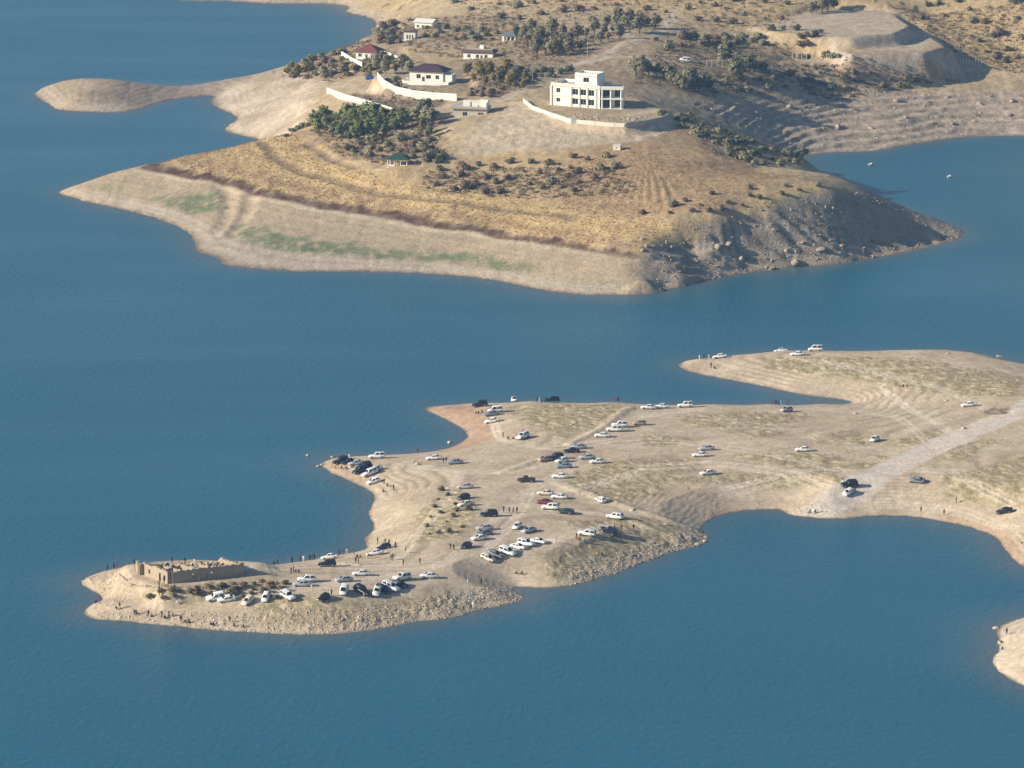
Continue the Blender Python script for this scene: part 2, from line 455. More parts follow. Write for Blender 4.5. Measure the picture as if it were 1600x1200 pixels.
c = lerp(c, (0.54, 0.45, 0.34), NL.pmask([(1540,960),(1620,950),(1700,1100),(1600,1090),(1540,1045)], 3, 2) * 0.7)
edge = np.exp(-np.maximum(nD, 0) / 1.3)
c = lerp(c, (0.53, 0.44, 0.33), edge * 0.5 * (1 - red))
c = lerp(c, (0.17, 0.13, 0.09), (1 - sstep(0.02, 0.26, NL.Z + 0.06 * n3)) * 0.85)
c = lerp(c, (0.33, 0.265, 0.165), land * (1 - np.maximum(roadm, trk)) * sstep(0.12, 0.4, fbm(X, Y * 0.6, 6.0, 4, 71, 0.65)) * 0.15)
c *= 1.12 * (1 + 0.20 * n3 + 0.12 * n1)[..., None]
GND_N = ground_mat('dry_ground_near', 1.3, 0.16, 0.22)
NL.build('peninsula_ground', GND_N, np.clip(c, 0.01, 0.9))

# ------------------------------------------------------------------ far headland and hills
FAR_SHORE = [(360,1),(420,6),(515,6),(547,11),(540,19),(585,30),(583,50),(572,76),(545,91),(520,97),(480,108),(440,116),(400,124),(330,132),(240,135),(180,127),(130,124),(90,131),(55,147),(75,161),(95,172),(150,175),(185,176),(215,171),(260,157),(335,149),
 (328,158),(345,170),(372,184),(350,203),(385,213),(408,219),(410,229),(380,243),(300,256),(220,269),(150,285),(110,296),(90,301),
 (150,318),(220,334),(280,355),(303,375),(309,394),(340,403),(350,413),(380,418),(450,424),(550,425),(650,427),(740,433),(800,443),(860,455),(920,461),(980,460),(1030,457),(1080,444),(1140,430),(1200,422),(1250,416),(1300,413),(1350,405),(1400,397),(1450,387),(1490,376),(1506,366),
 (1502,359),(1488,354),(1440,342),(1400,329),(1340,308),(1300,292),(1266,266),(1248,252),(1256,244),(1300,238),(1370,236),(1420,226),(1500,215),(1560,212),(1600,213),(1750,212),(1950,214),
 (1950,-330),(250,-330),(130,-90),(240,-8)]
FAR_SPOTS = [(225,258,9),(300,276,9),(400,300,9),(450,310,9),(540,325,9),(640,342,9),(750,360,9),(850,378,9),(930,390,9),(1000,398,9),
 (150,280,5),(120,290,2.6),(180,268,7),(300,241,11),(385,224,13),(430,213,15),(260,290,6),(330,320,4.5),(400,345,4.6),(500,370,4.2),(600,385,4),(700,395,4),(800,410,4),(900,425,4.2),(980,430,4.6),
 (500,270,13.5),(600,300,13),(700,322,13),(850,345,13),(950,368,12.5),(460,240,15),(520,245,16),(622,262,19),(560,255,17),(700,290,16),(800,295,17),(900,320,16.5),(980,345,15),(1020,330,17),
 (1008,385,11),(1022,425,7.5),(1062,432,3.0),(1085,418,4.0),(1075,395,6.5),(1060,368,12),(1105,385,8.5),(560,148,19.5),(640,162,24),(530,142,17),(1150,376,9),(1220,368,9.5),(1300,362,9),(1350,360,7),(1150,400,4.5),(1250,392,4.5),(1350,385,3),(1420,374,2),
 (1060,352,15.5),(1130,338,17),(1200,322,18.5),(1250,308,19.5),(1305,297,20),(1300,272,18.5),(1340,292,16),(1370,306,12.5),(1400,318,9.5),(1450,337,4.8),(1488,352,1.6),(1340,325,13),(1380,338,9),(1420,348,5.5),(1450,356,3),
 (1100,290,22),(1020,290,22),(1020,260,24),(900,262,21.5),(950,300,19),(1180,270,20),(1100,235,25),(1150,240,22),
 (860,168,31),(918,180,31),(970,170,31),(1040,175,30),(818,160,30.5),(770,215,25),(720,195,27),(700,230,22),(900,228,24.5),(1000,222,26),(820,240,22.5),(760,250,20.5),
 (480,218,17),(540,215,19.5),(600,212,21),(660,215,22),(640,190,24.5),(560,190,20),(500,180,15),(460,190,11),(430,180,7),(400,190,4),(400,150,5),(440,135,8.5),(480,150,12),(510,150,16),(560,165,20),(615,182,24.5),
 (740,183,27.5),(690,175,26),(560,140,18.5),(620,150,23),(670,130,25.5),(715,152,27.5),(590,122,20),(570,95,18),(520,110,14),(480,100,11),(540,73,14),(570,57,14),(582,42,10),(440,104,8),(400,115,5.5),(360,122,4),(330,128,3),
 (240,132,2.5),(180,125,6),(130,122,5.5),(90,128,3),(130,145,5),(170,150,3.5),(110,155,3),(200,150,2.5),
 (750,95,24.5),(800,120,27.5),(660,45,20),(640,62,20.5),(600,60,15),(700,75,22),(795,63,25.5),(900,98,27.5),(850,130,29.5),(1000,62,31),(1070,95,28),(1050,130,24.5),(1000,150,27.5),(1100,150,19.5),
 (1060,178,29),(1110,195,25.5),(1150,212,22),(1200,228,18),(1235,240,13.5),(1262,250,13),
 (1150,175,14.5),(1200,185,9.5),(1240,205,5.5),(1200,150,15),(1300,150,10),(1400,150,9.5),(1500,140,10),(1580,135,10.5),(1300,190,5.5),(1400,190,5),(1500,175,5),(1590,175,5),(1320,215,2.5),(1450,205,2),(1300,120,17),(1200,120,21),
 (1400,118,14),(1500,118,12.5),(1580,110,14),(1250,90,20),(1150,70,25),(1250,60,24),(1150,30,30),(1250,10,32),(1100,10,32),(1000,10,31),(900,30,29),(850,60,27.5),(800,20,27),(720,20,22),(640,12,12),(600,8,5),(700,-5,22),(580,22,2.5),
 (1350,15,31),(1450,20,28),(1200,40,29),(1240,50,28.5),(1260,62,27),(1300,90,22),(1400,100,17.5),(1240,75,24),(1300,5,32),(1400,10,31),(1600,10,33),(1500,60,22),(1580,80,18),(1600,40,27),
 (1000,-100,45),(700,-100,34),(500,-100,20),(1300,-100,50),(1600,-100,52),(1900,-100,55),(1900,50,32),(1750,120,14),(1850,180,5),(1000,-250,70),(500,-250,45),(1500,-250,80),(1900,-250,85)]
FL = Land(-345, 420, 1415, 2330, 0.82, 1.5, FAR_SHORE, FAR_SPOTS, 11.0, 1.1, 1.1)
X, Y = FL.X, FL.Y
fD = FL.D
# levelled building plots and the two-step earth fill on the hillside
FL.pad([(822,157),(860,146),(960,140),(1030,168),(1040,182),(1010,190),(975,193),(900,187),(862,176)], 31.0, 5.0)
FL.pad([(585,120),(640,100),(720,112),(735,140),(716,150),(650,150),(610,140)], 25.5, 4.0)
FL.pad([(540,95),(560,78),(620,80),(625,98),(560,104)], 18.3, 5.0)
FL.pad([(1290,70),(1310,62),(1400,55),(1425,44),(1475,72),(1440,82),(1330,86)], 24.5, 10.0)
FL.pad([(1180,42),(1240,25),(1300,14),(1385,18),(1420,40),(1395,52),(1330,58),(1270,56),(1220,52)], 29.5, 6.0)
FL.D = fD
land = sstep(0.0, 4.0, fD)
n2 = fbm(X, Y, 26.0, 5, 22, 0.55)
n1 = fbm(X, Y * 0.6, 5.0, 3, 21, 0.6)
n3 = fbm(X, Y * 0.6, 2.6, 2, 23)
n4 = fbm(X, Y, 80.0, 3, 24)
base = FL.Z.copy()
fill = np.maximum(FL.pmask([(1190,40),(1240,24),(1300,14),(1385,16),(1425,42),(1476,70),(1440,84),(1300,70),(1260,56)], 3), 0)
pads = np.maximum(fill, np.maximum(FL.pmask([(822,157),(860,146),(960,140),(1030,168),(1040,182),(1010,190),(975,193),(900,187),(862,176)], 2), FL.pmask([(525,148),(560,146),(640,150),(720,150),(640,180),(615,176)], 2)))
sl = FL.slope()
cliff = sstep(0.28, 0.6, sl) * (1 - pads)
rockr = FL.pmask([(1005,385),(1060,380),(1130,352),(1230,335),(1300,340),(1330,372),(1400,378),(1480,362),(1510,372),(1300,425),(1100,450),(1030,465)], 4, 4)
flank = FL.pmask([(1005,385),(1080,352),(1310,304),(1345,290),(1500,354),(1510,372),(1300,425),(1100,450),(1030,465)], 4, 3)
rockc = FL.pmask([(1080,165),(1200,150),(1350,140),(1600,138),(1700,140),(1700,215),(1500,216),(1360,238),(1250,245),(1150,190)], 6, 5)
rockl = FL.pmask([(330,150),(400,112),(470,105),(500,130),(480,180),(440,215),(340,206)], 5, 4)
rk = np.maximum(np.maximum(rockr, rockc), rockl * 0.18) * land
NRDG = 1 - 2 * np.abs(fbm(X * 0.35, Y * 0.6 + base, 9.0, 4, 26, 0.6))
ph = base + 0.7 * n2 + 0.35 * n1
rkc = np.maximum(rockc, rockl * 0.18) * land * (1 - rockr)
rkf = rockr * land
ph2 = base + 0.32 * X - 0.05 * Y + 0.5 * n2          # the beds on the headland flank dip to the right
for q_, m_, k_ in ((ph, rkc, 0.5), (ph2, rkf, 0.9)):
    for S_, off_ in ((1.5, 0.0), (0.7, 0.3)):
        fr = (q_ + off_) / S_ - np.floor((q_ + off_) / S_)
        FL.Z += m_ * (sstep(0.66, 0.95, fr) - fr) * S_ * (1.0 if S_ > 1 else 0.55) * k_
nS = fbm(X * 0.3, Y * 0.5 + base * 1.2, 3.4, 3, 81, 0.6)
FL.Z += rk * (0.35 * (NRDG - 0.55) + 0.35 * nS)
FL.Z += rk * sstep(0.2, 0.34, fbm(X * 0.3, base * 3.0 + Y * 0.1, 6.0, 3, 61)) * 0.5
lowm = (1 - sstep(8.0, 10.0, base)) * land
soft = lowm * (1 - rk)
FL.Z += land * (0.5 * n2 + 0.26 * n1 + 0.12 * n3) * (1 - 0.8 * pads) * (1 - 0.72 * soft) * (1 - 0.8 * np.maximum(rk, flank))
# gullies run down the drawdown slope
lowm = (1 - sstep(8.0, 10.0, base)) * land
FL.Z += lowm * (1 - rk) * (-0.16 * np.maximum(0, 1 - np.abs(fbm(X, Y * 0.25, 16, 3, 27)) * 9) + 0.06 * np.sin((base + 0.4 * n2) * 2 * np.pi / 0.8))
for P in ([(345,285),(360,310),(355,340),(315,380),(308,394)], [(395,300),(385,330),(360,370),(345,402)]):
    dl = FL.coarse(dist_line, FL.pts(P))
    FL.Z -= 0.9 * (1 - sstep(0.3, 4.5, dl + n1)) * lowm * sstep(1.0, 2.6, base)
# cart track terraces on the golden slope
terr = np.zeros_like(X)
for P, w in [([(410,222),(430,245),(470,268),(560,295),(660,310),(760,322),(900,340)],1.6),([(480,225),(520,250),(560,262)],1.2),([(640,335),(700,326),(720,318)],0.8)]:
    dl = FL.coarse(dist_line, FL.pts(P)) + 0.8 * n1
    terr = np.maximum(terr, 1 - sstep(w * 0.6, w * 2.2, dl))
FL.Z -= 0.55 * terr
# the fan of furrows
ap = FL.at(1012, 238)
fx, fy = X - ap[0], -(Y - ap[1])
fan = FL.pmask([(1000,256),(1030,258),(1062,318),(1010,316),(945,306)], 2.0)
fang = np.arctan2(fx, np.maximum(fy, 0.5))
FL.Z += fan * 0.22 * np.sin(fang * 120 + 2 * n2)
cut = FL.pmask([(1300,84),(1440,80),(1480,72),(1540,98),(1440,104),(1320,100)], 3) 
FL.Z += cut * 0.35 * np.sin((X + 0.35 * Y) * 0.9 + 6 * n2) * (0.5 + n4)
skirt = FL.pmask([(800,160),(860,182),(905,196),(985,200),(1040,190),(1000,216),(900,226),(770,238),(720,225),(760,190)], 4, 2)
FL.Z += skirt * 0.05 * np.sin((X * 0.9 + 0.5 * Y) * 1.4 + 3 * n2)
z = base + 0.8 * n2
c = np.zeros(X.shape + (3,), np.float32) + np.array((0.42, 0.325, 0.20), np.float32)
c = lerp(c, (0.34, 0.255, 0.16), sstep(-0.1, 0.4, n4) * 0.7)
# below the old high-water mark: bleached; above: dry grass
c = lerp(c, (0.41, 0.322, 0.22), lowm)
c = lerp(c, (0.345, 0.285, 0.19), lowm * sstep(-0.2, 0.4, n2) * 0.5)
upl = FL.pmask([(420,118),(560,58),(640,28),(850,36),(960,56),(1000,90),(1100,54),(1240,70),(1240,140),(1100,150),(980,135),(860,118),(800,150),(700,150),(600,112),(500,134)], 5, 5)
upl = np.maximum(upl, FL.pmask([(440,220),(480,196),(680,186),(700,250),(600,258),(520,240)], 3, 3))
upl = np.maximum(upl, FL.pmask([(1060,180),(1110,192),(1240,236),(1260,256),(1180,262),(1100,240),(1060,205)], 3, 3))
c = lerp(c, (0.33, 0.24, 0.145), upl * (0.7 + 0.7 * n2))
c = lerp(c, (0.15, 0.125, 0.075), upl * sstep(0.05, 0.4, n1) * 0.7)
gold = FL.pmask([(225,256),(400,215),(470,222),(500,250),(600,282),(720,300),(860,320),(1000,340),(1060,352),(1010,395),(850,376),(640,340),(450,308),(300,274)], 7, 8, 14.0) * (1 - lowm)
gold = np.maximum(gold, FL.pmask([(1060,350),(1130,330),(1310,290),(1320,300),(1200,330),(1080,362)], 2, 2))
gold = np.maximum(gold, FL.pmask([(440,215),(500,165),(600,190),(500,200),(470,225)], 3, 3) * 0.6)
warm = FL.pmask([(225,254),(400,214),(470,218),(600,255),(700,240),(900,232),(1060,215),(1180,262),(1300,285),(1060,352),(1010,395),(640,340)], 8, 8, 14.0) * (1 - lowm)
c = lerp(c, (0.45, 0.32, 0.165), warm * 0.65)
c = lerp(c, (0.52, 0.375, 0.185), gold * (0.85 + 0.4 * n2))
c = lerp(c, (0.37, 0.25, 0.115), gold * sstep(0.0, 0.4, n1) * 0.7)
c = lerp(c, (0.56, 0.43, 0.24), gold * sstep(0.1, 0.45, -n1) * 0.6)
hillg = FL.pmask([(560,12),(800,10),(1000,20),(1100,30),(1200,60),(1300,90),(1480,70),(1600,110),(1900,120),(1900,-300),(500,-300)], 8, 6)
c = lerp(c, (0.46, 0.345, 0.185), hillg * 0.8)
c = lerp(c, (0.35, 0.245, 0.12), hillg * sstep(0.0, 0.4, n1) * 0.7)
brown = FL.pmask([(940,215),(1060,200),(1180,260),(1240,280),(1130,335),(1000,340),(880,330),(840,290),(900,250)], 6, 5)
c = lerp(c, (0.33, 0.22, 0.13), brown * (0.65 + 0.6 * n2))
c = lerp(c, (0.30, 0.235, 0.13), FL.pmask([(640,275),(800,262),(960,262),(1000,300),(820,312),(660,300)], 5, 5) * sstep(-0.2, 0.3, n1) * 0.8)
grn = np.maximum(FL.pmask([(240,308),(340,300),(355,325),(320,336),(255,322)], 3, 3), FL.pmask([(370,350),(460,372),(600,390),(720,398),(840,412),(830,425),(700,410),(560,402),(430,394),(365,380)], 3, 3))
grn = np.maximum(grn, 0.7 * FL.pmask([(135,288),(190,296),(185,304),(140,293)], 1.5, 1))
c = lerp(c, (0.135, 0.175, 0.085), grn * lowm * sstep(-0.5, 0.1, n1) * 0.95)
bandw = sstep(8.3, 8.6, z) * (1 - sstep(9.3 + 1.0 * n1, 10.3 + 1.0 * n1, z))
bandm = FL.pmask([(180,240),(240,238),(450,285),(750,335),(1010,380),(1000,412),(750,385),(450,335),(200,275)], 4)
c = lerp(c, (0.085, 0.042, 0.034), bandw * bandm * (0.85 + 0.6 * n1))
c = lerp(c, (0.27, 0.17, 0.105), bandm * sstep(10.2, 10.8, z) * (1 - sstep(11.4, 12.6, z)) * (0.5 + n1))
for zl_, k_ in ((2.9, .45), (4.3, .3), (5.6, .4), (6.8, .35)):
    c = lerp(c, (0.26, 0.20, 0.13), soft * (1 - sstep(0.08, 0.3, np.abs(base + 0.35 * n2 - zl_))) * k_ * (0.7 + n1))
c = lerp(c, (0.50, 0.41, 0.30), bandm * sstep(7.5, 7.9, z) * (1 - sstep(8.1, 8.4, z)) * 0.6)
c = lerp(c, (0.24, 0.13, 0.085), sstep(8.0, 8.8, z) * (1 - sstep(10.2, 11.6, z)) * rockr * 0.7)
bank = (1 - sstep(1.3, 2.6, base + 0.4 * n1)) * land
c = lerp(c, (0.46, 0.385, 0.30), bank * 0.85)
c = lerp(c, (0.30, 0.245, 0.185), flank * (1 - gold) * 0.7)  # darker olive-brown: shade on the right flank is put into the ground colour
c = lerp(c, (0.36, 0.285, 0.205), rockc * land * 0.6)
c = lerp(c, (0.45, 0.37, 0.28), rk * sstep(-0.1, 0.35, NRDG - 0.55 + 0.5 * n1) * 0.8 * (1 - gold))
c = lerp(c, (0.24, 0.185, 0.14), rk * sstep(0.05, 0.45, nS) * 0.55)
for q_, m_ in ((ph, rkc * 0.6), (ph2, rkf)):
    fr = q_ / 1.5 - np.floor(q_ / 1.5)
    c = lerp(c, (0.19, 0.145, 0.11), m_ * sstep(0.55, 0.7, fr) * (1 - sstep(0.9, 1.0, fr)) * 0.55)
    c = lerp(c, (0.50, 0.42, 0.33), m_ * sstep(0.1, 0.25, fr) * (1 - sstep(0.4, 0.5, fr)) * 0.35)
c = lerp(c, (0.56, 0.465, 0.36), rockl * land * 0.7 * sstep(-0.35, 0.2, n2))
c = lerp(c, (0.30, 0.235, 0.185), FL.pmask([(170,128),(250,130),(330,128),(400,117),(335,150),(250,160),(200,172)], 3, 2) * 0.8)  # shadowed middle of the spit, put into the ground colour
c = lerp(c, (0.48, 0.39, 0.28), skirt * 0.85)
c = lerp(c, (0.47, 0.385, 0.28), fill * 0.85)
c = lerp(c, (0.40, 0.29, 0.20), cut * 0.6)
c = lerp(c, (0.37, 0.25, 0.16), FL.pmask([(1280,102),(1480,104),(1500,125),(1400,130),(1290,118)], 3, 2) * 0.7)
c = lerp(c, (0.20, 0.145, 0.115), FL.pmask([(527,146),(600,140),(640,150),(716,152),(640,182),(617,176)], 2, 1.5) * 0.8)
c = lerp(c, (0.21, 0.15, 0.10), terr * 0.65)
c = lerp(c, (0.42, 0.31, 0.18), FL.pmask([(620,75),(760,70),(765,88),(690,96),(640,92)], 2, 2) * 0.8)
c = lerp(c, (0.165, 0.125, 0.085), fan * sstep(0.1, 0.9, -np.sin(fang * 120 + 2 * n2)) * 0.4)
for P, w in [([(720,240),(780,236),(900,228),(1000,218),(1040,200),(1070,180),(1030,172),(985,180)],2.2),([(720,182),(800,150),(840,125),(895,102),(960,88),(1060,96)],2.6),([(895,102),(950,82),(1010,58),(1040,45),(1060,15)],2.0),([(1000,62),(960,45),(930,30)],2.5),
             ([(600,140),(520,135)],1.2),([(640,182),(720,160)],1.8),([(1230,90),(1330,92),(1300,70)],2.0),([(1180,45),(1240,42),(1300,40)],3.0),([(1290,104),(1420,107),(1540,103)],2.0),([(1100,62),(1200,52),(1240,45)],2.0)]:
    c = lerp(c, (0.48, 0.405, 0.31), FL.lmask(P, w, 1.2, 0.6) * 0.85)
dots = sstep(0.30, 0.42, fbm(X, Y * 0.55, 4.2, 2, 29)) * hillg * (1 - fill)
c = lerp(c, (0.20, 0.15, 0.075), dots * 0.75)
FL.Z += dots * 0.5
c = lerp(c, (0.17, 0.13, 0.10), (1 - sstep(0.02, 0.40, FL.Z + 0.1 * n3)) * 0.85)
c *= (1 + (0.30 * n3 + 0.22 * n1) * (1 - 0.6 * soft) + 0.12 * n2)[..., None]
c = lerp(c, (0.30, 0.235, 0.155), soft * sstep(0.3, 0.95, np.sin((base + 0.5 * n2) * 2 * np.pi / 0.9)) * 0.28)
GND_F = ground_mat('dry_ground_far', 0.8, 0.35, 0.30)
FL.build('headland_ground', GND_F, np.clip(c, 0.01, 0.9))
print('terrain', round(time.time() - T0, 1))

# ------------------------------------------------------------------ water
def water():
    xs = np.concatenate([[-30000, -8000, -2500, -900, -500], np.arange(-400, 470, 5.0), [600, 1000, 2500, 8000, 30000]])
    ys = np.concatenate([[-20000, -4000, 0, 500, 750], np.arange(860, 2400, 7.0), [2600, 3200, 5000, 12000, 50000]])
    Xw, Yw = np.meshgrid(xs, ys)
    dn = -sdf_poly(Xw, Yw, NL.shore[::2])
    df = -sdf_poly(Xw, Yw, FL.shore[::2])
    d = np.maximum(np.minimum(dn, df), 0)
    V = np.stack([Xw.ravel(), Yw.ravel(), np.zeros(Xw.size)], 1)
    n, m = Xw.shape
    idx = np.arange(n * m).reshape(n, m)
    F = np.stack([idx[:-1, :-1].ravel(), idx[:-1, 1:].ravel(), idx[1:, 1:].ravel(), idx[1:, :-1].ravel()], 1)
    me = quad_mesh('water', V, F)
    a = me.attributes.new('shallow', 'FLOAT', 'POINT')
    a.data.foreach_set('value', np.exp(-d / 9.0).astype(np.float32).ravel())
    m_ = bpy.data.materials.new('lake_water'); m_.use_nodes = True
    nt = m_.node_tree; L = nt.links
    b = nt.nodes['Principled BSDF']
    at = nt.nodes.new('ShaderNodeAttribute'); at.attribute_name = 'shallow'
    geo = nt.nodes.new('ShaderNodeNewGeometry')
    mp = nt.nodes.new('ShaderNodeMapping'); mp.inputs['Scale'].default_value = (1.0, 0.55, 1.0); mp.inputs['Rotation'].default_value = (0, 0, 0.3)
    L.new(geo.outputs['Position'], mp.inputs['Vector'])
    big = nt.nodes.new('ShaderNodeTexNoise'); big.inputs['Scale'].default_value = 0.012; big.inputs['Detail'].default_value = 4
    L.new(mp.outputs[0], big.inputs['Vector'])
    w1 = nt.nodes.new('ShaderNodeTexNoise'); w1.inputs['Scale'].default_value = 0.55; w1.inputs['Detail'].default_value = 5; w1.inputs['Roughness'].default_value = 0.6
    L.new(mp.outputs[0], w1.inputs['Vector'])
    ma = nt.nodes.new('ShaderNodeMath'); ma.operation = 'MULTIPLY'
    L.new(at.outputs['Fac'], ma.inputs[0]); L.new(big.outputs['Fac'], ma.inputs[1])
    mr = nt.nodes.new('ShaderNodeMapRange'); mr.inputs['From Min'].default_value = 0.08; mr.inputs['From Max'].default_value = 0.62; mr.inputs['To Max'].default_value = 0.62
    L.new(ma.outputs[0], mr.inputs['Value'])
    mx0 = nt.nodes.new('ShaderNodeMix'); mx0.data_type = 'RGBA'
    mx0.inputs['A'].default_value = (0.009, 0.092, 0.144, 1); mx0.inputs['B'].default_value = (0.013, 0.116, 0.178, 1)
    L.new(big.outputs['Fac'], mx0.inputs['Factor'])
    mx = nt.nodes.new('ShaderNodeMix'); mx.data_type = 'RGBA'
    mx.inputs['B'].default_value = (0.14, 0.13, 0.115, 1)
    L.new(mx0.outputs['Result'], mx.inputs['A']); L.new(mr.outputs[0], mx.inputs['Factor'])
    L.new(mx.outputs['Result'], b.inputs['Base Color'])
    st = nt.nodes.new('ShaderNodeMapping'); st.inputs['Scale'].default_value = (0.25, 1.0, 1.0); st.inputs['Rotation'].default_value = (0, 0, 0.12)
    L.new(geo.outputs['Position'], st.inputs['Vector'])
    wind = nt.nodes.new('ShaderNodeTexNoise'); wind.inputs['Scale'].default_value = 0.014; wind.inputs['Detail'].default_value = 5; wind.inputs['Roughness'].default_value = 0.55; wind.inputs['Distortion'].default_value = 0.6
    L.new(st.outputs[0], wind.inputs['Vector'])
    rr = nt.nodes.new('ShaderNodeMapRange'); rr.inputs['From Min'].default_value = 0.3; rr.inputs['From Max'].default_value = 0.7; rr.inputs['To Min'].default_value = 0.26; rr.inputs['To Max'].default_value = 0.36
    L.new(wind.outputs['Fac'], rr.inputs['Value']); L.new(rr.outputs[0], b.inputs['Roughness'])
    b.inputs['IOR'].default_value = 1.33
    b.inputs['Specular IOR Level'].default_value = 0.44
    bd = nt.nodes.new('ShaderNodeMapRange'); bd.inputs['From Min'].default_value = 0.3; bd.inputs['From Max'].default_value = 0.7; bd.inputs['To Min'].default_value = 0.18; bd.inputs['To Max'].default_value = 0.30
    L.new(wind.outputs['Fac'], bd.inputs['Value'])
    bp = nt.nodes.new('ShaderNodeBump'); bp.inputs['Strength'].default_value = 1.0
    L.new(bd.outputs[0], bp.inputs['Distance'])
    L.new(w1.outputs['Fac'], bp.inputs['Height']); L.new(bp.outputs[0], b.inputs['Normal'])
    me.materials.append(m_)
    o = bpy.data.objects.new('water', me); COL.objects.link(o); o['kind'] = 'structure'
water()
# ------------------------------------------------------------------ object helpers
class MB:
    def __init__(s):
        s.v, s.f = [], []
    def hexa(s, p):
        k = len(s.v); s.v += [tuple(q) for q in p]
        s.f += [(k, k+3, k+2, k+1), (k+4, k+5, k+6, k+7), (k, k+1, k+5, k+4), (k+1, k+2, k+6, k+5), (k+2, k+3, k+7, k+6), (k+3, k, k+4, k+7)]
        return s
    def box(s, x0, x1, y0, y1, z0, z1):
        return s.hexa([(x0,y0,z0),(x1,y0,z0),(x1,y1,z0),(x0,y1,z0),(x0,y0,z1),(x1,y0,z1),(x1,y1,z1),(x0,y1,z1)])
    def loft(s, rings):
        k = len(s.v); n = len(rings[0])
        for r in rings:
            s.v += [tuple(q) for q in r]
        for i in range(len(rings) - 1):
            for j in range(n):
                a, b = k + i*n + j, k + i*n + (j+1) % n
                s.f.append((a, b, b + n, a + n))
        s.f.append(tuple(k + j for j in range(n))[::-1])
        e = k + (len(rings) - 1) * n
        s.f.append(tuple(e + j for j in range(n)))
        return s
    def tube(s, pts, rad, n=6):
        rings = []
        for i, p in enumerate(pts):
            p = Vector(p)
            d = (Vector(pts[min(i+1, len(pts)-1)]) - Vector(pts[max(i-1, 0)])).normalized()
            u = d.cross(Vector((0.31, 0.17, 1)) if abs(d.z) < 0.9 else Vector((1, 0.1, 0))).normalized()
            w = d.cross(u)
            rings.append([p + (u * math.cos(2*math.pi*j/n) + w * math.sin(2*math.pi*j/n)) * rad[i] for j in range(n)])
        return s.loft(rings)
    def mesh(s, name, smooth=False):
        me = bpy.data.meshes.new(name)
        me.from_pydata([tuple(map(float, q)) for q in s.v], [], s.f)
        if smooth:
            me.polygons.foreach_set('use_smooth', [True] * len(me.polygons))
        bm = bmesh.new(); bm.from_mesh(me)
        bmesh.ops.recalc_face_normals(bm, faces=bm.faces)
        bm.to_mesh(me); bm.free()
        me.materials.append(None)
        return me

def obj(name, me, m, parent=None, loc=None, rot=None):
    if isinstance(me, MB):
        me = me.mesh(name)
    o = bpy.data.objects.new(name, me)
    COL.objects.link(o)
    ms = m if isinstance(m, (list, tuple)) else [m]
    for i, q in enumerate(ms):
        o.material_slots[i].link = 'OBJECT'
        o.material_slots[i].material = q
    if parent is not None:
        o.parent = parent
    if loc is not None:
        o.location = loc
    if rot is not None:
        o.rotation_euler = rot
    return o

def tag(o, label, cat, group=None):
    o['label'] = label; o['category'] = cat
    if not 4 <= len(label.replace('-', ' ').split()) <= 16:
        print('LABEL', len(label.split()), label)
    if group:
        o['group'] = group
    return o

def thing(name, label, cat, loc=(0, 0, 0), rot=(0, 0, 0), group=None):
    o = bpy.data.objects.new(name, None)
    o.empty_display_size = 0.5
    COL.objects.link(o)
    o.location = tuple(float(q) for q in loc); o.rotation_euler = rot
    return tag(o, label, cat, group)

def ashore(L, g):
    # step back from the water's edge onto dry ground
    k = 0
    while L.h(g[0], g[1]) < 0.35 and k < 60:
        g[1] -= 0.4; k += 1
    g[2] = L.h(g[0], g[1])
    return g

def land_of(py):
    return NL if py > 505 else FL

def ground(px, py):
    return land_of(py).at(px, py)

def seat_rot(L, x, y, ang, e=1.6, tilt=1.0):
    """rotation that stands a thing on the slope, facing ang degrees (0 right, 90 away)"""
    n = L.normal(x, y, e)
    n = (n * tilt + Vector((0, 0, 1 - tilt))).normalized()
    a = math.radians(ang)
    fwd = Vector((math.cos(a), math.sin(a), 0))
    fwd = (fwd - n * fwd.dot(n)).normalized()
    left = n.cross(fwd)
    return Matrix((fwd, left, n)).transposed().to_euler()

_ones = ['', 'first', 'second', 'third', 'fourth', 'fifth', 'sixth', 'seventh', 'eighth', 'ninth', 'tenth', 'eleventh', 'twelfth', 'thirteenth', 'fourteenth', 'fifteenth', 'sixteenth', 'seventeenth', 'eighteenth', 'nineteenth']
ORD = ['leftmost'] + [o_ + ' from left' for o_ in _ones[2:] + ['twentieth'] + ['twenty-' + q for q in _ones[1:10]] + ['thirtieth'] + ['thirty-' + q for q in _ones[1:10]]]

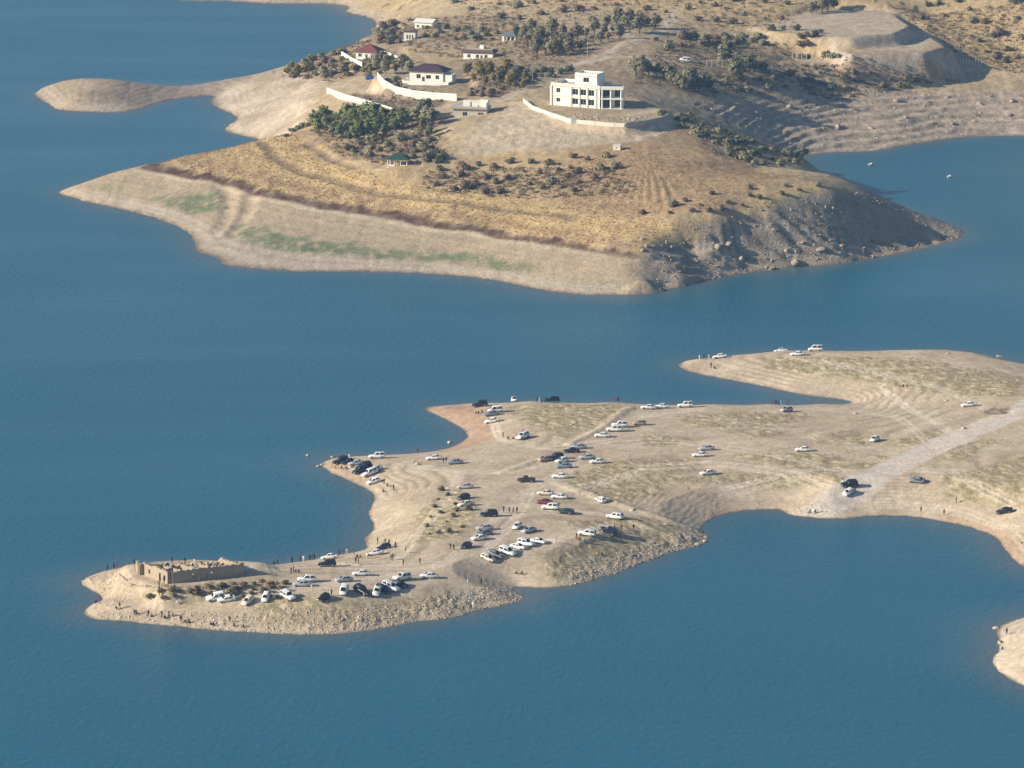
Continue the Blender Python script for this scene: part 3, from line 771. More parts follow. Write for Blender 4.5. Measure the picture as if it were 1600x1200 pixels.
# ------------------------------------------------------------------ the ruined mud-brick house
MUD = mat('mud_brick', (0.37, 0.30, 0.22), 0.95, spec=0.05, var=0.22, scale=0.9)
def wall_run(mb, A, B, h, th, rs, openings=(), jag=0.25, step=0.45, zb=-0.6, base=None):
    """a thick wall from A to B (x, y, z) with an uneven top; openings are (from, to, sill, head) in metres"""
    A, B = np.array(A, float), np.array(B, float)
    L = np.hypot(*(B - A)[:2]); d = (B - A)[:2] / L; nrm = np.array([-d[1], d[0]]) * th / 2
    cuts = sorted(set([0, L] + [q for o_ in openings for q in o_[:2]] + list(np.arange(step, L - 0.2, step))))
    top = [h + jag * (rs.rand() - 0.6) + jag * 1.3 * math.sin(3.1 * t + 5 * rs.rand()) * 0.5 for t in cuts]
    for i in range(len(cuts) - 1):
        t0, t1 = cuts[i], cuts[i + 1]
        if t1 - t0 < 0.02:
            continue
        za, zc = A[2] + (B[2] - A[2]) * t0 / L, A[2] + (B[2] - A[2]) * t1 / L
        def col(b0, b1, c0, c1):
            p, q = A[:2] + d * t0, A[:2] + d * t1
            mb.hexa([(*(p - nrm), b0), (*(q - nrm), b1), (*(q + nrm), b1), (*(p + nrm), b0), (*(p - nrm), c0), (*(q - nrm), c1), (*(q + nrm), c1), (*(p + nrm), c0)])
        op = [o_ for o_ in openings if o_[0] - 1e-6 <= t0 and t1 <= o_[1] + 1e-6]
        if op:
            if op[0][2] > 0:
                col(za + zb, zc + zb, za + op[0][2], zc + op[0][2])
            if op[0][3] < min(top[i], top[i+1]) - 0.1:
                col(za + op[0][3], zc + op[0][3], za + top[i], zc + top[i + 1])
        else:
            col(za + zb, zc + zb, za + top[i], zc + top[i + 1])

def ruin():
    rs = np.random.RandomState(3)
    P0, P1, P2 = [np.append(flat(*p, 6.2), 0) for p in ((264, 912), (228, 899), (384, 898))]
    z = 6.2
    for P in (P0, P1, P2):
        P[2] = NL.h(P[0], P[1])
    P3 = P1 + P2 - P0; P3[2] = NL.h(P3[0], P3[1])
    o = P0.copy()
    t = thing('ruined_house', 'roofless mud-brick ruin with thick broken walls on the western tip of the peninsula', 'ruin', o)
    q = lambda P: P - o
    lat = lambda f, g: q(P0 + (P2 - P0) * f + (P1 - P0) * g)
    L0 = np.hypot(*(P1 - P0)[:2]); L1 = np.hypot(*(P2 - P0)[:2])
    def w(A, B, h, th=0.85, op=(), jag=0.28, label=None):
        mb = MB(); wall_run(mb, A, B, h, th, rs, op, jag)
        x = obj('wall', mb, MUD, t)
        if label:
            x['label'] = label
    w(lat(0, 0), lat(0, 1), 3.3, op=((0.9, 1.6, 0.7, 2.0), (2.9, 3.8, 0, 2.1), (L0 - 2.6, L0 - 1.8, 1.0, 2.1)), label='sunlit left wall with a doorway and two window holes')
    w(lat(0.035, 0), lat(0.97, 0), 3.1, op=((L1*0.26, L1*0.26 + 0.7, 1.0, 1.9), (L1*0.42, L1*0.42 + 0.8, 0.0, 1.9), (L1*0.50, L1*0.50 + 0.7, 0.7, 1.9)), label='shaded front wall with a doorway and small windows')
    w(lat(0.97, 0.05), lat(0.97, 0.95), 2.6)
    w(lat(0, 1), lat(0.30, 1), 2.6); w(lat(0.34, 1), lat(0.62, 1), 1.6, jag=0.7); w(lat(0.66, 1), lat(1, 1), 1.4, jag=0.7)
    w(lat(0.22, 0.03), lat(0.22, 0.97), 2.4, 0.55, ((3.5, 4.4, 0, 1.9),)); w(lat(0.45, 0.03), lat(0.45, 0.97), 2.3, 0.55, jag=0.3)
    w(lat(0.68, 0.03), lat(0.68, 0.97), 2.0, 0.55, ((4, 5, 0, 1.8),), 0.5); w(lat(0.70, 0.55), lat(0.98, 0.55), 1.9, 0.5, jag=0.5)
    w(lat(0.03, 0.55), lat(0.20, 0.55), 2.5, 0.5)
    # the small annex at the left end and a pale buttress on the front wall
    A = q(NL.at(226, 897)); B = q(NL.at(217, 899)); C = q(NL.at(214, 890))
    w(A, B, 2.9, 0.55, jag=0.5); w(B, C, 2.4, 0.5, jag=0.6)
    bt = lat(0.385, 0); mb = MB(); mb.loft([[(bt[0]-0.4, bt[1]-1.3, -0.5), (bt[0]+0.5, bt[1]-1.3, -0.5), (bt[0]+0.5, bt[1]-0.3, -0.5), (bt[0]-0.4, bt[1]-0.3, -0.5)], [(bt[0]-0.2, bt[1]-0.75, 1.2), (bt[0]+0.25, bt[1]-0.75, 1.2), (bt[0]+0.25, bt[1]-0.32, 1.2), (bt[0]-0.2, bt[1]-0.32, 1.2)], [(bt[0]-0.1, bt[1]-0.5, 2.2), (bt[0]+0.1, bt[1]-0.5, 2.2), (bt[0]+0.1, bt[1]-0.33, 2.2), (bt[0]-0.1, bt[1]-0.33, 2.2)]])
    obj('buttress', mb, MUD, t)
ruin()

# ------------------------------------------------------------------ houses on the headland
WHITE = mat('white_render', (0.80, 0.78, 0.70), 0.8, spec=0.1, var=0.06, scale=0.5)
CREAM = mat('cream_stone', (0.70, 0.65, 0.52), 0.85, spec=0.1, var=0.08, scale=0.6)
STONE = mat('pale_stone_wall', (0.62, 0.575, 0.49), 0.9, spec=0.1, var=0.12, scale=0.5)
BLOCK = mat('concrete_block', (0.52, 0.48, 0.41), 0.9, spec=0.1, var=0.12, scale=0.8)
CONC = mat('bare_concrete', (0.42, 0.38, 0.32), 0.9, spec=0.1, var=0.15, scale=0.5)
GLASS = mat('dark_window_glass', (0.02, 0.025, 0.035), 0.08, spec=0.5)
VOID = mat('dark_room', (0.03, 0.028, 0.03), 0.9, spec=0.0)
FRAME = mat('window_frame', (0.55, 0.50, 0.38), 0.6)
MAROON = mat('maroon_roof_sheet', (0.075, 0.040, 0.046), 0.6, spec=0.2, var=0.15, scale=0.7)
REDR = mat('red_roof_sheet', (0.20, 0.058, 0.050), 0.6, spec=0.2, var=0.15, scale=0.7)
BROWNR = mat('brown_roof', (0.13, 0.075, 0.055), 0.7, spec=0.2, var=0.15, scale=0.7)
GREENR = mat('green_roof_sheet', (0.028, 0.070, 0.055), 0.6, spec=0.2, var=0.12, scale=0.8)
METAL = mat('pale_roof_sheet', (0.74, 0.72, 0.66), 0.6, spec=0.2, var=0.05)
STEEL = mat('galvanised_steel', (0.35, 0.35, 0.34), 0.6, metal=0.3)

def panel(mb, A, B, z0, z1, th, ops):
    """wall slab from A to B (2D) with rectangular openings (t0, t1, za, zb); outside is to the right of A->B"""
    A, B = np.array(A, float), np.array(B, float)
    L = np.hypot(*(B - A)); d = (B - A) / L; n = np.array([-d[1], d[0]]) * th
    ts = sorted(set([0.0, L] + [q for o_ in ops for q in o_[:2]]))
    zs = sorted(set([z0, z1] + [q for o_ in ops for q in o_[2:]]))
    for i in range(len(ts) - 1):
        for j in range(len(zs) - 1):
            tm, zm = (ts[i] + ts[i+1]) / 2, (zs[j] + zs[j+1]) / 2
            if any(o_[0] < tm < o_[1] and o_[2] < zm < o_[3] for o_ in ops):
                continue
            p, q = A + d * ts[i], A + d * ts[i+1]
            mb.hexa([(*p, zs[j]), (*q, zs[j]), (*(q + n), zs[j]), (*(p + n), zs[j]), (*p, zs[j+1]), (*q, zs[j+1]), (*(q + n), zs[j+1]), (*(p + n), zs[j+1])])

def windows(t, A, B, ops, th, name='window', glass=GLASS):
    A, B = np.array(A, float), np.array(B, float)
    d = (B - A) / np.hypot(*(B - A)); n = np.array([-d[1], d[0]])
    for (a, b, za, zb) in ops:
        fr = MB(); i0 = th * 0.55
        def bar(t0, t1, y0, y1):
            p, q = A + d * t0 + n * i0, A + d * t1 + n * i0
            e = n * 0.08
            fr.hexa([(*p, y0), (*q, y0), (*(q + e), y0), (*(p + e), y0), (*p, y1), (*q, y1), (*(q + e), y1), (*(p + e), y1)])
        w = 0.07
        bar(a + .002, a + w, za + .002, zb - .002); bar(b - w, b - .002, za + .002, zb - .002); bar(a + w, b - w, za + .002, za + w); bar(a + w, b - w, zb - w, zb - .002)
        mid = (a + b) / 2
        bar(mid - 0.03, mid + 0.03, za + w, zb - w)
        f = obj(name, fr, FRAME, t)
        g = MB(); p, q = A + d * (a + .01) + n * (i0 + 0.03), A + d * (b - .01) + n * (i0 + 0.03); e = n * 0.02
        g.hexa([(*p, za + .01), (*q, za + .01), (*(q + e), za + .01), (*(p + e), za + .01), (*p, zb - .01), (*q, zb - .01), (*(q + e), zb - .01), (*(p + e), zb - .01)])
        obj('pane', g, glass, f)

def slab(poly, z0, z1):
    mb = MB(); mb.loft([[(*p, z0) for p in poly], [(*p, z1) for p in poly]]); return mb

def hip(x0, x1, y0, y1, z0, h, ridge, over=0.5, th=0.12):
    """hipped roof: eaves slab and four slopes; ridge = length of the ridge line"""
    mb = MB()
    a, b, c_, d = x0 - over, x1 + over, y0 - over, y1 + over
    xm, ym = (a + b) / 2, (c_ + d) / 2
    r = ridge / 2
    mb.loft([[(a, c_, z0), (b, c_, z0), (b, d, z0), (a, d, z0)], [(a, c_, z0 + th), (b, c_, z0 + th), (b, d, z0 + th), (a, d, z0 + th)],
             [(xm - r, ym - 0.02, z0 + h), (xm + r, ym - 0.02, z0 + h), (xm + r, ym + 0.02, z0 + h), (xm - r, ym + 0.02, z0 + h)]])
    return mb

def gable(x0, x1, y0, y1, z0, h, over=0.4, th=0.12):
    """gable roof, ridge along x"""
    mb = MB(); a, b, c_, d = x0 - over, x1 + over, y0 - over, y1 + over; ym = (c_ + d) / 2
    mb.hexa([(a, c_, z0), (b, c_, z0), (b, ym, z0 + h), (a, ym, z0 + h), (a, c_, z0 + th), (b, c_, z0 + th), (b, ym, z0 + h + th), (a, ym, z0 + h + th)])
    mb.hexa([(a, ym + .001, z0 + h), (b, ym + .001, z0 + h), (b, d, z0), (a, d, z0), (a, ym + .001, z0 + h + th), (b, ym + .001, z0 + h + th), (b, d, z0 + th), (a, d, z0 + th)])
    return mb

def house(name, label, px, py, rot, wx, wy, h, wm, ops_front, ops_left=(), ops_right=(), cat='house', sink=1.0, door=None):
    """four walls round (0..wx, 0..wy), front facing the lake; returns the thing (roof added by the caller)"""
    g = FL.at(px, py)
    t = thing(name, label, cat, g, (0, 0, math.radians(rot)))
    th = 0.28
    F = [(0, 0), (wx, 0), (wx, wy), (0, wy)]
    sides = [(F[0], F[1], ops_front), (F[1], F[2], ops_right), (F[2], F[3], ()), (F[3], F[0], ops_left)]
    for k, (A, B, ops) in enumerate(sides):
        A, B = np.array(A, float), np.array(B, float); d = (B - A) / np.hypot(*(B - A))
        if k % 2:
            A, B = A + d * th, B - d * th
        mb = MB(); panel(mb, A, B, -sink, h, th, list(ops))
        obj('wall', mb, wm, t)
        windows(t, A, B, list(ops), th)
    mb = MB().box(th + .01, wx - th - .01, th + .01, wy - th - .01, -sink, 0.02); obj('floor', mb, CONC, t)
    if door:
        a, b, zt = door
        dm = obj('door', MB().box(a, b, -0.06, -0.003, 0.05, zt), mat('brown_door', (0.10, 0.055, 0.035), 0.6), t)
        obj('handle', MB().box(b - 0.18, b - 0.12, -0.11, -0.061, zt * 0.48, zt * 0.48 + 0.05), STEEL, dm)
    return t

def villa():
    g = flat(861, 164, 31.0); z = 31.0
    A = np.zeros(2); B = flat(937, 170, z) - g; C_ = flat(972, 170.6, z) - g
    t = thing('white_villa', 'unfinished cream white villa with roof tower and two rows of dark square windows', 'building', (*g, z))
    d = B / np.hypot(*B); back = np.array([-d[1], d[0]])
    L1 = np.hypot(*B); L2 = np.hypot(*(C_ - B)); d2 = (C_ - B) / L2; back2 = np.array([-d2[1], d2[0]])
    H = 8.9; th = 0.4; dep = 11.0
    ops = []
    for f, w in ((0.15, 1.7),):
        ops += [(L1 * f - w / 2, L1 * f + w / 2, 1.5, 3.0), (L1 * f - w / 2, L1 * f + w / 2, 5.1, 6.9)]
    for f in (0.50, 0.665, 0.83):
        ops += [(L1 * f - 1.2, L1 * f + 1.2, 1.0, 3.3), (L1 * f - 1.2, L1 * f + 1.2, 4.7, 7.0)]
    mb = MB(); panel(mb, A, B, -1.5, H, th, ops); obj('wall', mb, WHITE, t); windows(t, A, B, ops, th)
    E, Bb = A + back * dep, B + back * dep
    for P, Q in ((Bb, E), (E - back * 0.002, A + back * (th + .002))):
        mb = MB(); panel(mb, P, Q, -1.5, H, th, ()); obj('wall', mb, WHITE, t)
    # plinth, string course, cornice and pilasters on the long front
    def strip(P, Q, z0, z1, out, m=CREAM, nm='cornice'):
        P, Q = np.array(P), np.array(Q); dd = (Q - P) / np.hypot(*(Q - P)); n = np.array([dd[1], -dd[0]])
        mb = MB(); mb.hexa([(*(P + n * .003), z0), (*(P + n * out), z0), (*(Q + n * out), z0), (*(Q + n * .003), z0), (*(P + n * .003), z1), (*(P + n * out), z1), (*(Q + n * out), z1), (*(Q + n * .003), z1)])
        return obj(nm, mb, m, t)
    strip(A - d * .2, B, 7.7, 8.0, 0.3); strip(A - d * .2, B, H - 0.3, H + 0.05, 0.22); strip(A, B, 3.85, 4.2, 0.2, CREAM, 'string_course')
    strip(A - d * .3, A + d * .5, -1.5, 7.69, 0.35, CREAM, 'pilaster')
    for f in (0.415, 0.583, 0.748, 0.925):
        strip(A + d * (L1 * f - .28), A + d * (L1 * f + .28), -1.4, 3.84, 0.28, CREAM, 'pilaster'); strip(A + d * (L1 * f - .28), A + d * (L1 * f + .28), 4.21, 7.69, 0.28, CREAM, 'pilaster')
    # roof deck
    obj('roof', slab([A + d*.4 + back * .41, B - d*.02 + back * .41, Bb - back * .41, E + d*.41 - back * .41], 7.6, 7.8), CONC, t)
    # loggia wing on the right: recessed wall, floors, columns, parapet
    R = back2 * 3.2
    ops2 = [(L2 * .08, L2 * .38, 0.3, 3.2), (L2 * .60, L2 * .92, 0.3, 3.2), (L2 * .08, L2 * .38, 4.3, 7.0), (L2 * .60, L2 * .92, 4.3, 7.0)]
    mb = MB(); panel(mb, B + R + d2 * .3, C_ + R, -1.5, H - .8, 0.3, ops2); obj('wall', mb, WHITE, t); windows(t, B + R + d2 * .3, C_ + R, ops2, 0.3)
    Cb = C_ + back2 * 10.0
    mb = MB(); panel(mb, C_ + R + back2 * .31, Cb, -1.5, H - .8, 0.35, ()); obj('wall', mb, WHITE, t)
    mb = MB(); panel(mb, Cb + back2 * .002, B + back2 * 10.0, -1.5, H - .8, 0.35, ()); obj('wall', mb, WHITE, t)
    for z0, z1 in ((-1.4, 0.15), (3.6, 4.1), (7.4, 7.9)):
        obj('loggia_floor', slab([B + d2 * .31 - back2 * .3, C_ + d2 * .4 - back2 * .3, C_ + d2 * .4 + R * .985, B + d2 * .31 + R * .985], z0, z1), WHITE, t)
    obj('roof', slab([B + d2 * .45 + R + back2 * .32, C_ - d2*.02 + R + back2 * .32, Cb - d2 * .4 , B + d2 * .45 + back2 * 9.6], 7.3, 7.6), CONC, t)
    strip(B + d2*.32 - back2 * .3, C_ + d2 * .4 - back2 * .3, 7.91, 8.8, -0.25, WHITE, 'parapet')
    for f in (0.10, 0.48, 0.94):
        for z0, z1 in ((0.16, 3.59), (4.11, 7.39)):
            c0 = B + d2 * (L2 * f + .1) + back2 * .15
            mb = MB(); mb.tube([(*c0, z0), (*c0, (z0 + z1) / 2), (*c0, z1)], [0.32, 0.28, 0.30], 10); obj('column', mb, WHITE, t)
    # the stair tower on the roof
    T0 = A + d * (L1 * 0.42) + back * 3.0; T1 = A + d * (L1 * 0.87) + back * 3.0; tb = back * 6.5
    Lt = np.hypot(*(T1 - T0)); opt = [(Lt * .38, Lt * .64, 9.4, 11.2)]
    for k, (P, Q, o_) in enumerate(((T0, T1, opt), (T1 + back * .301, T1 + tb, ()), (T1 + tb + back * .302, T0 + tb + back * .302, ()), (T0 + tb, T0 + back * .301, ()))):
        mb = MB(); panel(mb, P, Q, 7.82, 12.9, 0.3, o_); obj('tower_wall', mb, WHITE, t); windows(t, P, Q, o_, 0.3)
    strip(T0 - d * .25, T1 + d * .25, 11.7, 12.0, 0.3)
    obj('tower_roof', slab([T0 + d*.31 + back * .31, T1 - d*.01 + back * .31, T1 - d*.01 + tb, T0 + d*.31 + tb], 11.8, 12.1), CONC, t)
    for f in (0.42, 0.56, 0.70):
        p = T0 + d * (Lt * f) + back * .15; obj('parapet_post', MB().box(p[0]-.15, p[0]+.15, p[1]-.15, p[1]+.15, 12.9, 13.5), WHITE, t)
villa()

def other_houses():
    # white house with a maroon hipped roof on its terraces
    t = house('terraced_house', 'white house with maroon hipped roof above white garden terraces', 640, 128, -18, 14.5, 8.5, 4.6, WHITE,
              [(3.0, 4.8, 1.6, 3.4), (7.2, 9.2, 1.6, 3.2), (11.2, 12.8, 1.6, 3.2)], [(3, 5, 1.4, 3.0)], door=(5.4, 6.5, 2.4))
    obj('roof', hip(0, 14.5, 0, 8.5, 4.6, 2.7, 5.5, 0.9), MAROON, t)
    obj('porch', MB().box(14.8, 18.2, 0.5, 6.0, -1.0, 3.6), WHITE, t); obj('terrace', MB().box(-1.5, 17.5, -3.2, -0.31, -2.5, 0.0), CONC, t)
    for x0, x1, y0, y1, z0, z1 in ((-1.8, 17.5, -3.5, -3.21, -2.5, 1.0), (-2.1, -1.51, -3.2, 4.0, -2.5, 1.3), (17.51, 17.9, -3.5, 6.0, -2.5, 1.0), (1.5, 15.5, -6.2, -5.9, -3.5, 0.2)):
        obj('parapet', MB().box(x0, x1, y0, y1, z0, z1), WHITE, t)
    for x in (1.5, 5.0, 8.5, 12.0, 15.5):
        obj('planter', MB().box(x - .9, x + .9, -2.9, -2.4, 0.0, 0.7), mat('planter_green', (0.07, 0.09, 0.04), 0.9, var=0.4, scale=4), t)
    # red-roofed house inside a white wall
    t = house('red_roof_house', 'white house with red hipped roof beside the north bay', 556, 92, -20, 10.0, 8.0, 3.2, WHITE, [(1.2, 2.8, 1.0, 2.4), (7.0, 8.6, 1.0, 2.4)], door=(4.5, 5.5, 2.2))
    obj('roof', hip(0, 10, 0, 8, 3.2, 3.0, 1.2, 0.8), REDR, t)
    # long low house with a brown roof
    t = house('long_house', 'long low white house with brown flat roof above the yellow-green trees', 724, 93, -16, 13.0, 6.0, 3.0, WHITE, [(1.8, 3.2, 0.9, 2.3), (5.6, 7.0, 0.9, 2.3), (9.4, 10.8, 0.9, 2.3)], door=(7.6, 8.5, 2.1))
    obj('roof', MB().loft([[(-.5, -.5, 3.0), (13.5, -.5, 3.0), (13.5, 6.5, 3.0), (-.5, 6.5, 3.0)], [(-.7, -.7, 3.3), (13.7, -.7, 3.3), (13.7, 6.7, 3.3), (-.7, 6.7, 3.3)], [(0, 0.2, 4.3), (13, .2, 4.3), (13, 5.8, 4.3), (0, 5.8, 4.3)]]), BROWNR, t)
    obj('roof_terrace', MB().box(0.6, 12.4, 0.8, 5.4, 4.301, 4.5), CONC, t); obj('roof_room', MB().box(6.5, 8.3, 2.5, 4.5, 4.51, 6.0), WHITE, t)
    # white metal-roofed house on the far slope
    t = house('white_roof_house', 'white house with pale gable roof among shrubs near the far shore', 648, 46, -22, 8.5, 7.0, 3.4, WHITE, [(1, 2.2, 1.0, 2.2), (3.4, 4.6, 1, 2.2), (6, 7.2, 1, 2.2)])
    obj('roof', gable(0, 8.5, 0, 7.0, 3.4, 1.3, 0.7), METAL, t)
    for y0 in (0.28,):
        mb = MB(); mb.loft([[(8.25, .3, 3.4), (8.25, 6.7, 3.4), (8.25, 3.5, 4.55)], [(8.45, .3, 3.4), (8.45, 6.7, 3.4), (8.45, 3.5, 4.55)]]); obj('gable_wall', mb, WHITE, t)
    t = house('small_white_house', 'small boxy white house with tall windows below the pale gable roof house', 631, 64, -10, 5.2, 5.0, 4.0, WHITE, [(1.2, 2.0, 0.8, 2.8), (2.4, 3.1, 0.8, 2.8), (3.6, 4.3, 0.8, 2.8)])
    obj('roof', slab([(-.3, -.3), (5.5, -.3), (5.5, 5.3), (-.3, 5.3)], 4.0, 4.25), BROWNR, t)
    # veranda house with a grey-green roof
    t = house('veranda_house', 'little white veranda house with grey-green roof at the edge of the dark trees', 785, 65, -14, 6.2, 5.0, 2.8, WHITE, [(0.8, 1.7, 0.5, 2.2), (2.4, 3.3, 0.5, 2.2), (4.2, 5.1, 0.5, 2.2)])
    obj('roof', hip(0, 6.2, -1.4, 5.0, 2.8, 1.4, 2.5, 0.4), mat('grey_green_roof', (0.16, 0.19, 0.17), 0.6, var=0.1), t)
    for x in (0.2, 2.1, 4.0, 6.0):
        obj('column', MB().box(x - .13, x + .13, -1.3, -1.04, -1.0, 2.8), WHITE, t)
    # unfinished block house
    t = house('block_house', 'unfinished grey block house with flat slab roof and half-built upper floor', 708, 184, -10, 13.2, 8.0, 3.6, BLOCK, [(3.8, 5.6, 0.8, 2.3), (9.8, 11.8, 0.0, 2.2)])
    obj('roof', slab([(-1.2, -.9), (13.6, -.9), (13.6, 8.4), (-1.2, 8.4)], 3.6, 3.9), CONC, t)
    for x0, x1, y0, y1, z1 in ((3.2, 6.0, 4.0, 4.3, 5.4), (6.6, 9.0, 4.0, 4.3, 4.6), (9.6, 13.0, 4.0, 4.3, 5.8), (3.2, 3.5, 4.31, 8.0, 5.2), (12.7, 13.0, 4.31, 8.0, 5.8), (3.51, 12.69, 7.7, 8.0, 5.0), (12.71, 13.01, 0.0, 3.99, 5.0)):
        obj('upper_wall', MB().box(x0, x1, y0, y1, 3.91, z1 + .9), WHITE, t)
    # garden pavilion with a green roof
    g = FL.at(604, 262)
    t = thing('garden_pavilion', 'open garden pavilion with green hipped roof and pale posts below the orchard', 'pavilion', g, (0, 0, math.radians(-10)))
    obj('base', MB().box(-0.3, 8.3, -0.3, 5.3, -1.6, 0.25), STONE, t); obj('roof', hip(0.2, 7.8, 0.2, 4.8, 3.1, 2.2, 1.6, 0.7), GREENR, t)
    for x in (0.4, 2.8, 5.2, 7.6):
        for y in (0.4, 4.6):
            obj('post', MB().box(x - .13, x + .13, y - .13, y + .13, 0.25, 3.1), WHITE, t)
    for x0, x1 in ((0.55, 2.65), (5.35, 7.45)):
        obj('railing', MB().box(x0, x1, 0.33, 0.45, 0.5, 1.1), WHITE, t)
    obj('parapet', MB().box(-4.0, 10.0, -2.2, -1.9, -2.2, -0.2), STONE, t)
    # tiny stone hut on the brown slope
    t = house('stone_hut', 'tiny pale stone hut alone on the brown slope below the villa', 958, 235, -20, 2.8, 2.2, 1.9, STONE, [(1.0, 1.6, 0.7, 1.3)], sink=.7)
    obj('roof', slab([(-.15, -.15), (2.95, -.15), (2.95, 2.35), (-.15, 2.35)], 1.9, 2.1), STONE, t)
other_houses()

def poly_wall(name, label, pts, h, th, m, down=1.2, jag=0.05, coping=True, L=None):
    L = L or FL
    P = [L.at(*p) for p in pts]
    o = P[0].copy()
    t = thing(name, label, 'wall', o)
    rs = np.random.RandomState(int(pts[0][0]))
    for i in range(len(P) - 1):
        A, B = P[i] - o, P[i + 1] - o
        mb = MB(); wall_run(mb, A, B, h, th, rs, (), jag, 2.5, -down); obj('wall_panel', mb, m, t)
    for p in P[1:-1]:
        q = p - o; obj('pillar', MB().box(q[0]-th*.62, q[0]+th*.62, q[1]-th*.62, q[1]+th*.62, q[2]-down, q[2]+h+0.12), m, t)
    return t
poly_wall('boundary_wall', 'tall bright cream wall along the lower edge of the ploughed plot', [(511,146),(540,157),(575,167),(614,179)], 2.6, 0.4, STONE)
poly_wall('boundary_wall', 'curved pale stone wall below the maroon-roofed house', [(590,124),(600,136),(618,146),(645,152),(680,156),(714,158)], 2.9, 0.4, STONE)
poly_wall('retaining_wall', 'low pale retaining wall along the left rim of the villa platform', [(818,160),(832,171),(860,182),(893,193)], 1.5, 0.45, STONE)
poly_wall('retaining_wall', 'low rough retaining wall in front of the villa rubble', [(901,192),(930,196),(960,199),(976,199)], 1.3, 0.45, STONE)
poly_wall('retaining_wall', 'shaded grey retaining wall right of the villa platform', [(978,199),(1005,197),(1030,192),(1044,186)], 1.8, 0.4, CONC)  # darker material than the other platform walls carries the shade of this face
poly_wall('garden_wall', 'white garden wall left of the red-roofed house', [(534,86),(548,95),(566,104)], 1.7, 0.3, WHITE)
poly_wall('garden_wall', 'thin white wall behind the red-roofed house running up the slope', [(598,82),(615,90),(632,96)], 1.2, 0.3, WHITE)
poly_wall('stone_wall', 'low rough stone wall bounding the yard left of the ruin', [(186,899),(196,908),(207,916),(230,919),(248,922)], 0.5, 0.4, MUD, 0.5, 0.25, L=NL)
g = flat(897, 190, 31.0)
o_ = thing('wall_pillar', 'square pale stone pillar at the corner of the villa retaining wall', 'pillar', (*FL.at(897, 193),))
obj('shaft', MB().box(-.9, .9, -.7, .7, -1.2, 1.9), STONE, o_); obj('cap', MB().box(-1.05, 1.05, -.85, .85, 1.9, 2.1), STONE, o_)
for px, py, hh, lb in ((918,92,9,'grey utility pole beside the road in front of the dark trees'),(832,126,7,'grey utility pole where the road bends below the villa'),(1007,196,3.5,'short post at the right end of the villa platform')):
    t = thing('utility_pole', lb, 'pole', FL.at(px, py), group='utility poles')
    obj('pole', MB().tube([(0,0,-.5),(0,0,hh)], [0.13, 0.09], 8), STEEL, t); obj('crossarm', MB().box(-.9, .9, -.06, .06, hh-.6, hh-.45), STEEL, t)
def fence(label, pts, n, h):
    P = [FL.at(*p) for p in pts]; o = P[0].copy()
    t = thing('post_fence', label, 'fence', o)
    for k in range(n):
        f = k / (n - 1) * (len(P) - 1); i = min(int(f), len(P) - 2); q = P[i] + (P[i+1] - P[i]) * (f - i); z = FL.h(q[0], q[1]) - o[2]
        q = q - o; obj('post', MB().box(q[0]-.1, q[0]+.1, q[1]-.1, q[1]+.1, z-.4, z+h), WHITE, t)
    for i in range(len(P) - 1):
        A, B = P[i] - o, P[i+1] - o; obj('rail', MB().tube([(*A[:2], A[2]+h*.8), (*B[:2], B[2]+h*.8)], [.04, .04], 5), STEEL, t)
fence('row of pale fence posts at the right foot of the shaded earth fill', [(1478,96),(1505,99),(1534,102)], 13, 2.4)
fence('row of pale posts below the shrubs left of the earth fill', [(1238,92),(1275,92),(1316,92)], 11, 2.6)
fence('row of pale posts in front of the dark trees on the right', [(1143,106),(1175,112),(1215,116)], 11, 2.4)
t = thing('frame_pergola', 'pale open pergola frame beside the dark trees on the slope', 'pergola', FL.at(1104, 104))
for x in (0, 2.2, 4.4, 6.6):
    obj('post', MB().box(x-.12, x+.12, -.12, .12, -.5, 2.5), STONE, t)
obj('beam', MB().box(-.3, 6.9, -.15, .15, 2.5, 2.75), STONE, t)
t = thing('tarpaulin', 'blue tarpaulin shelter at the upper end of the curved wall', 'tarpaulin', FL.at(578, 124))
obj('sheet', MB().loft([[(-1.8,-1.2,0),(1.8,-1.2,0),(1.8,1.2,0),(-1.8,1.2,0)],[(-1.5,-1,1.1),(1.6,-1,.9),(1.6,1,1.2),(-1.5,1,1.3)],[(-1.0,-.3,1.6),(1.1,-.3,1.4),(1.1,.3,1.6),(-1,.3,1.7)]]), mat('blue_tarp', (0.03,0.10,0.26), 0.5, var=0.2), t)
# two small white boats on the right-hand cove
for px, py, lb in ((1360,257,'tiny white boat nearer the rocky shore of the right cove'),(1483,276,'tiny white boat farther out on the right cove')):
    g = flat(px, py, 0.0)
    t = thing('small_boat', lb, 'boat', (*g, 0.0), (0, 0, math.radians(75)), 'boats on the right cove')
    hull = MB(); hull.loft([[(x, -w, .35), (x, -w*.6, -.25), (x, w*.6, -.25), (x, w, .35)] for x, w in ((-1.9,.55),(-1,.75),(.6,.7),(1.5,.4),(2.1,.06))]); obj('hull', hull, WHITE, t)
    obj('seat', MB().box(-.3,.1,-.5,.5,.36,.44), WHITE, t); obj('outboard_motor', MB().box(-2.2,-1.91,-.16,.16,-.1,.75), STEEL, t)
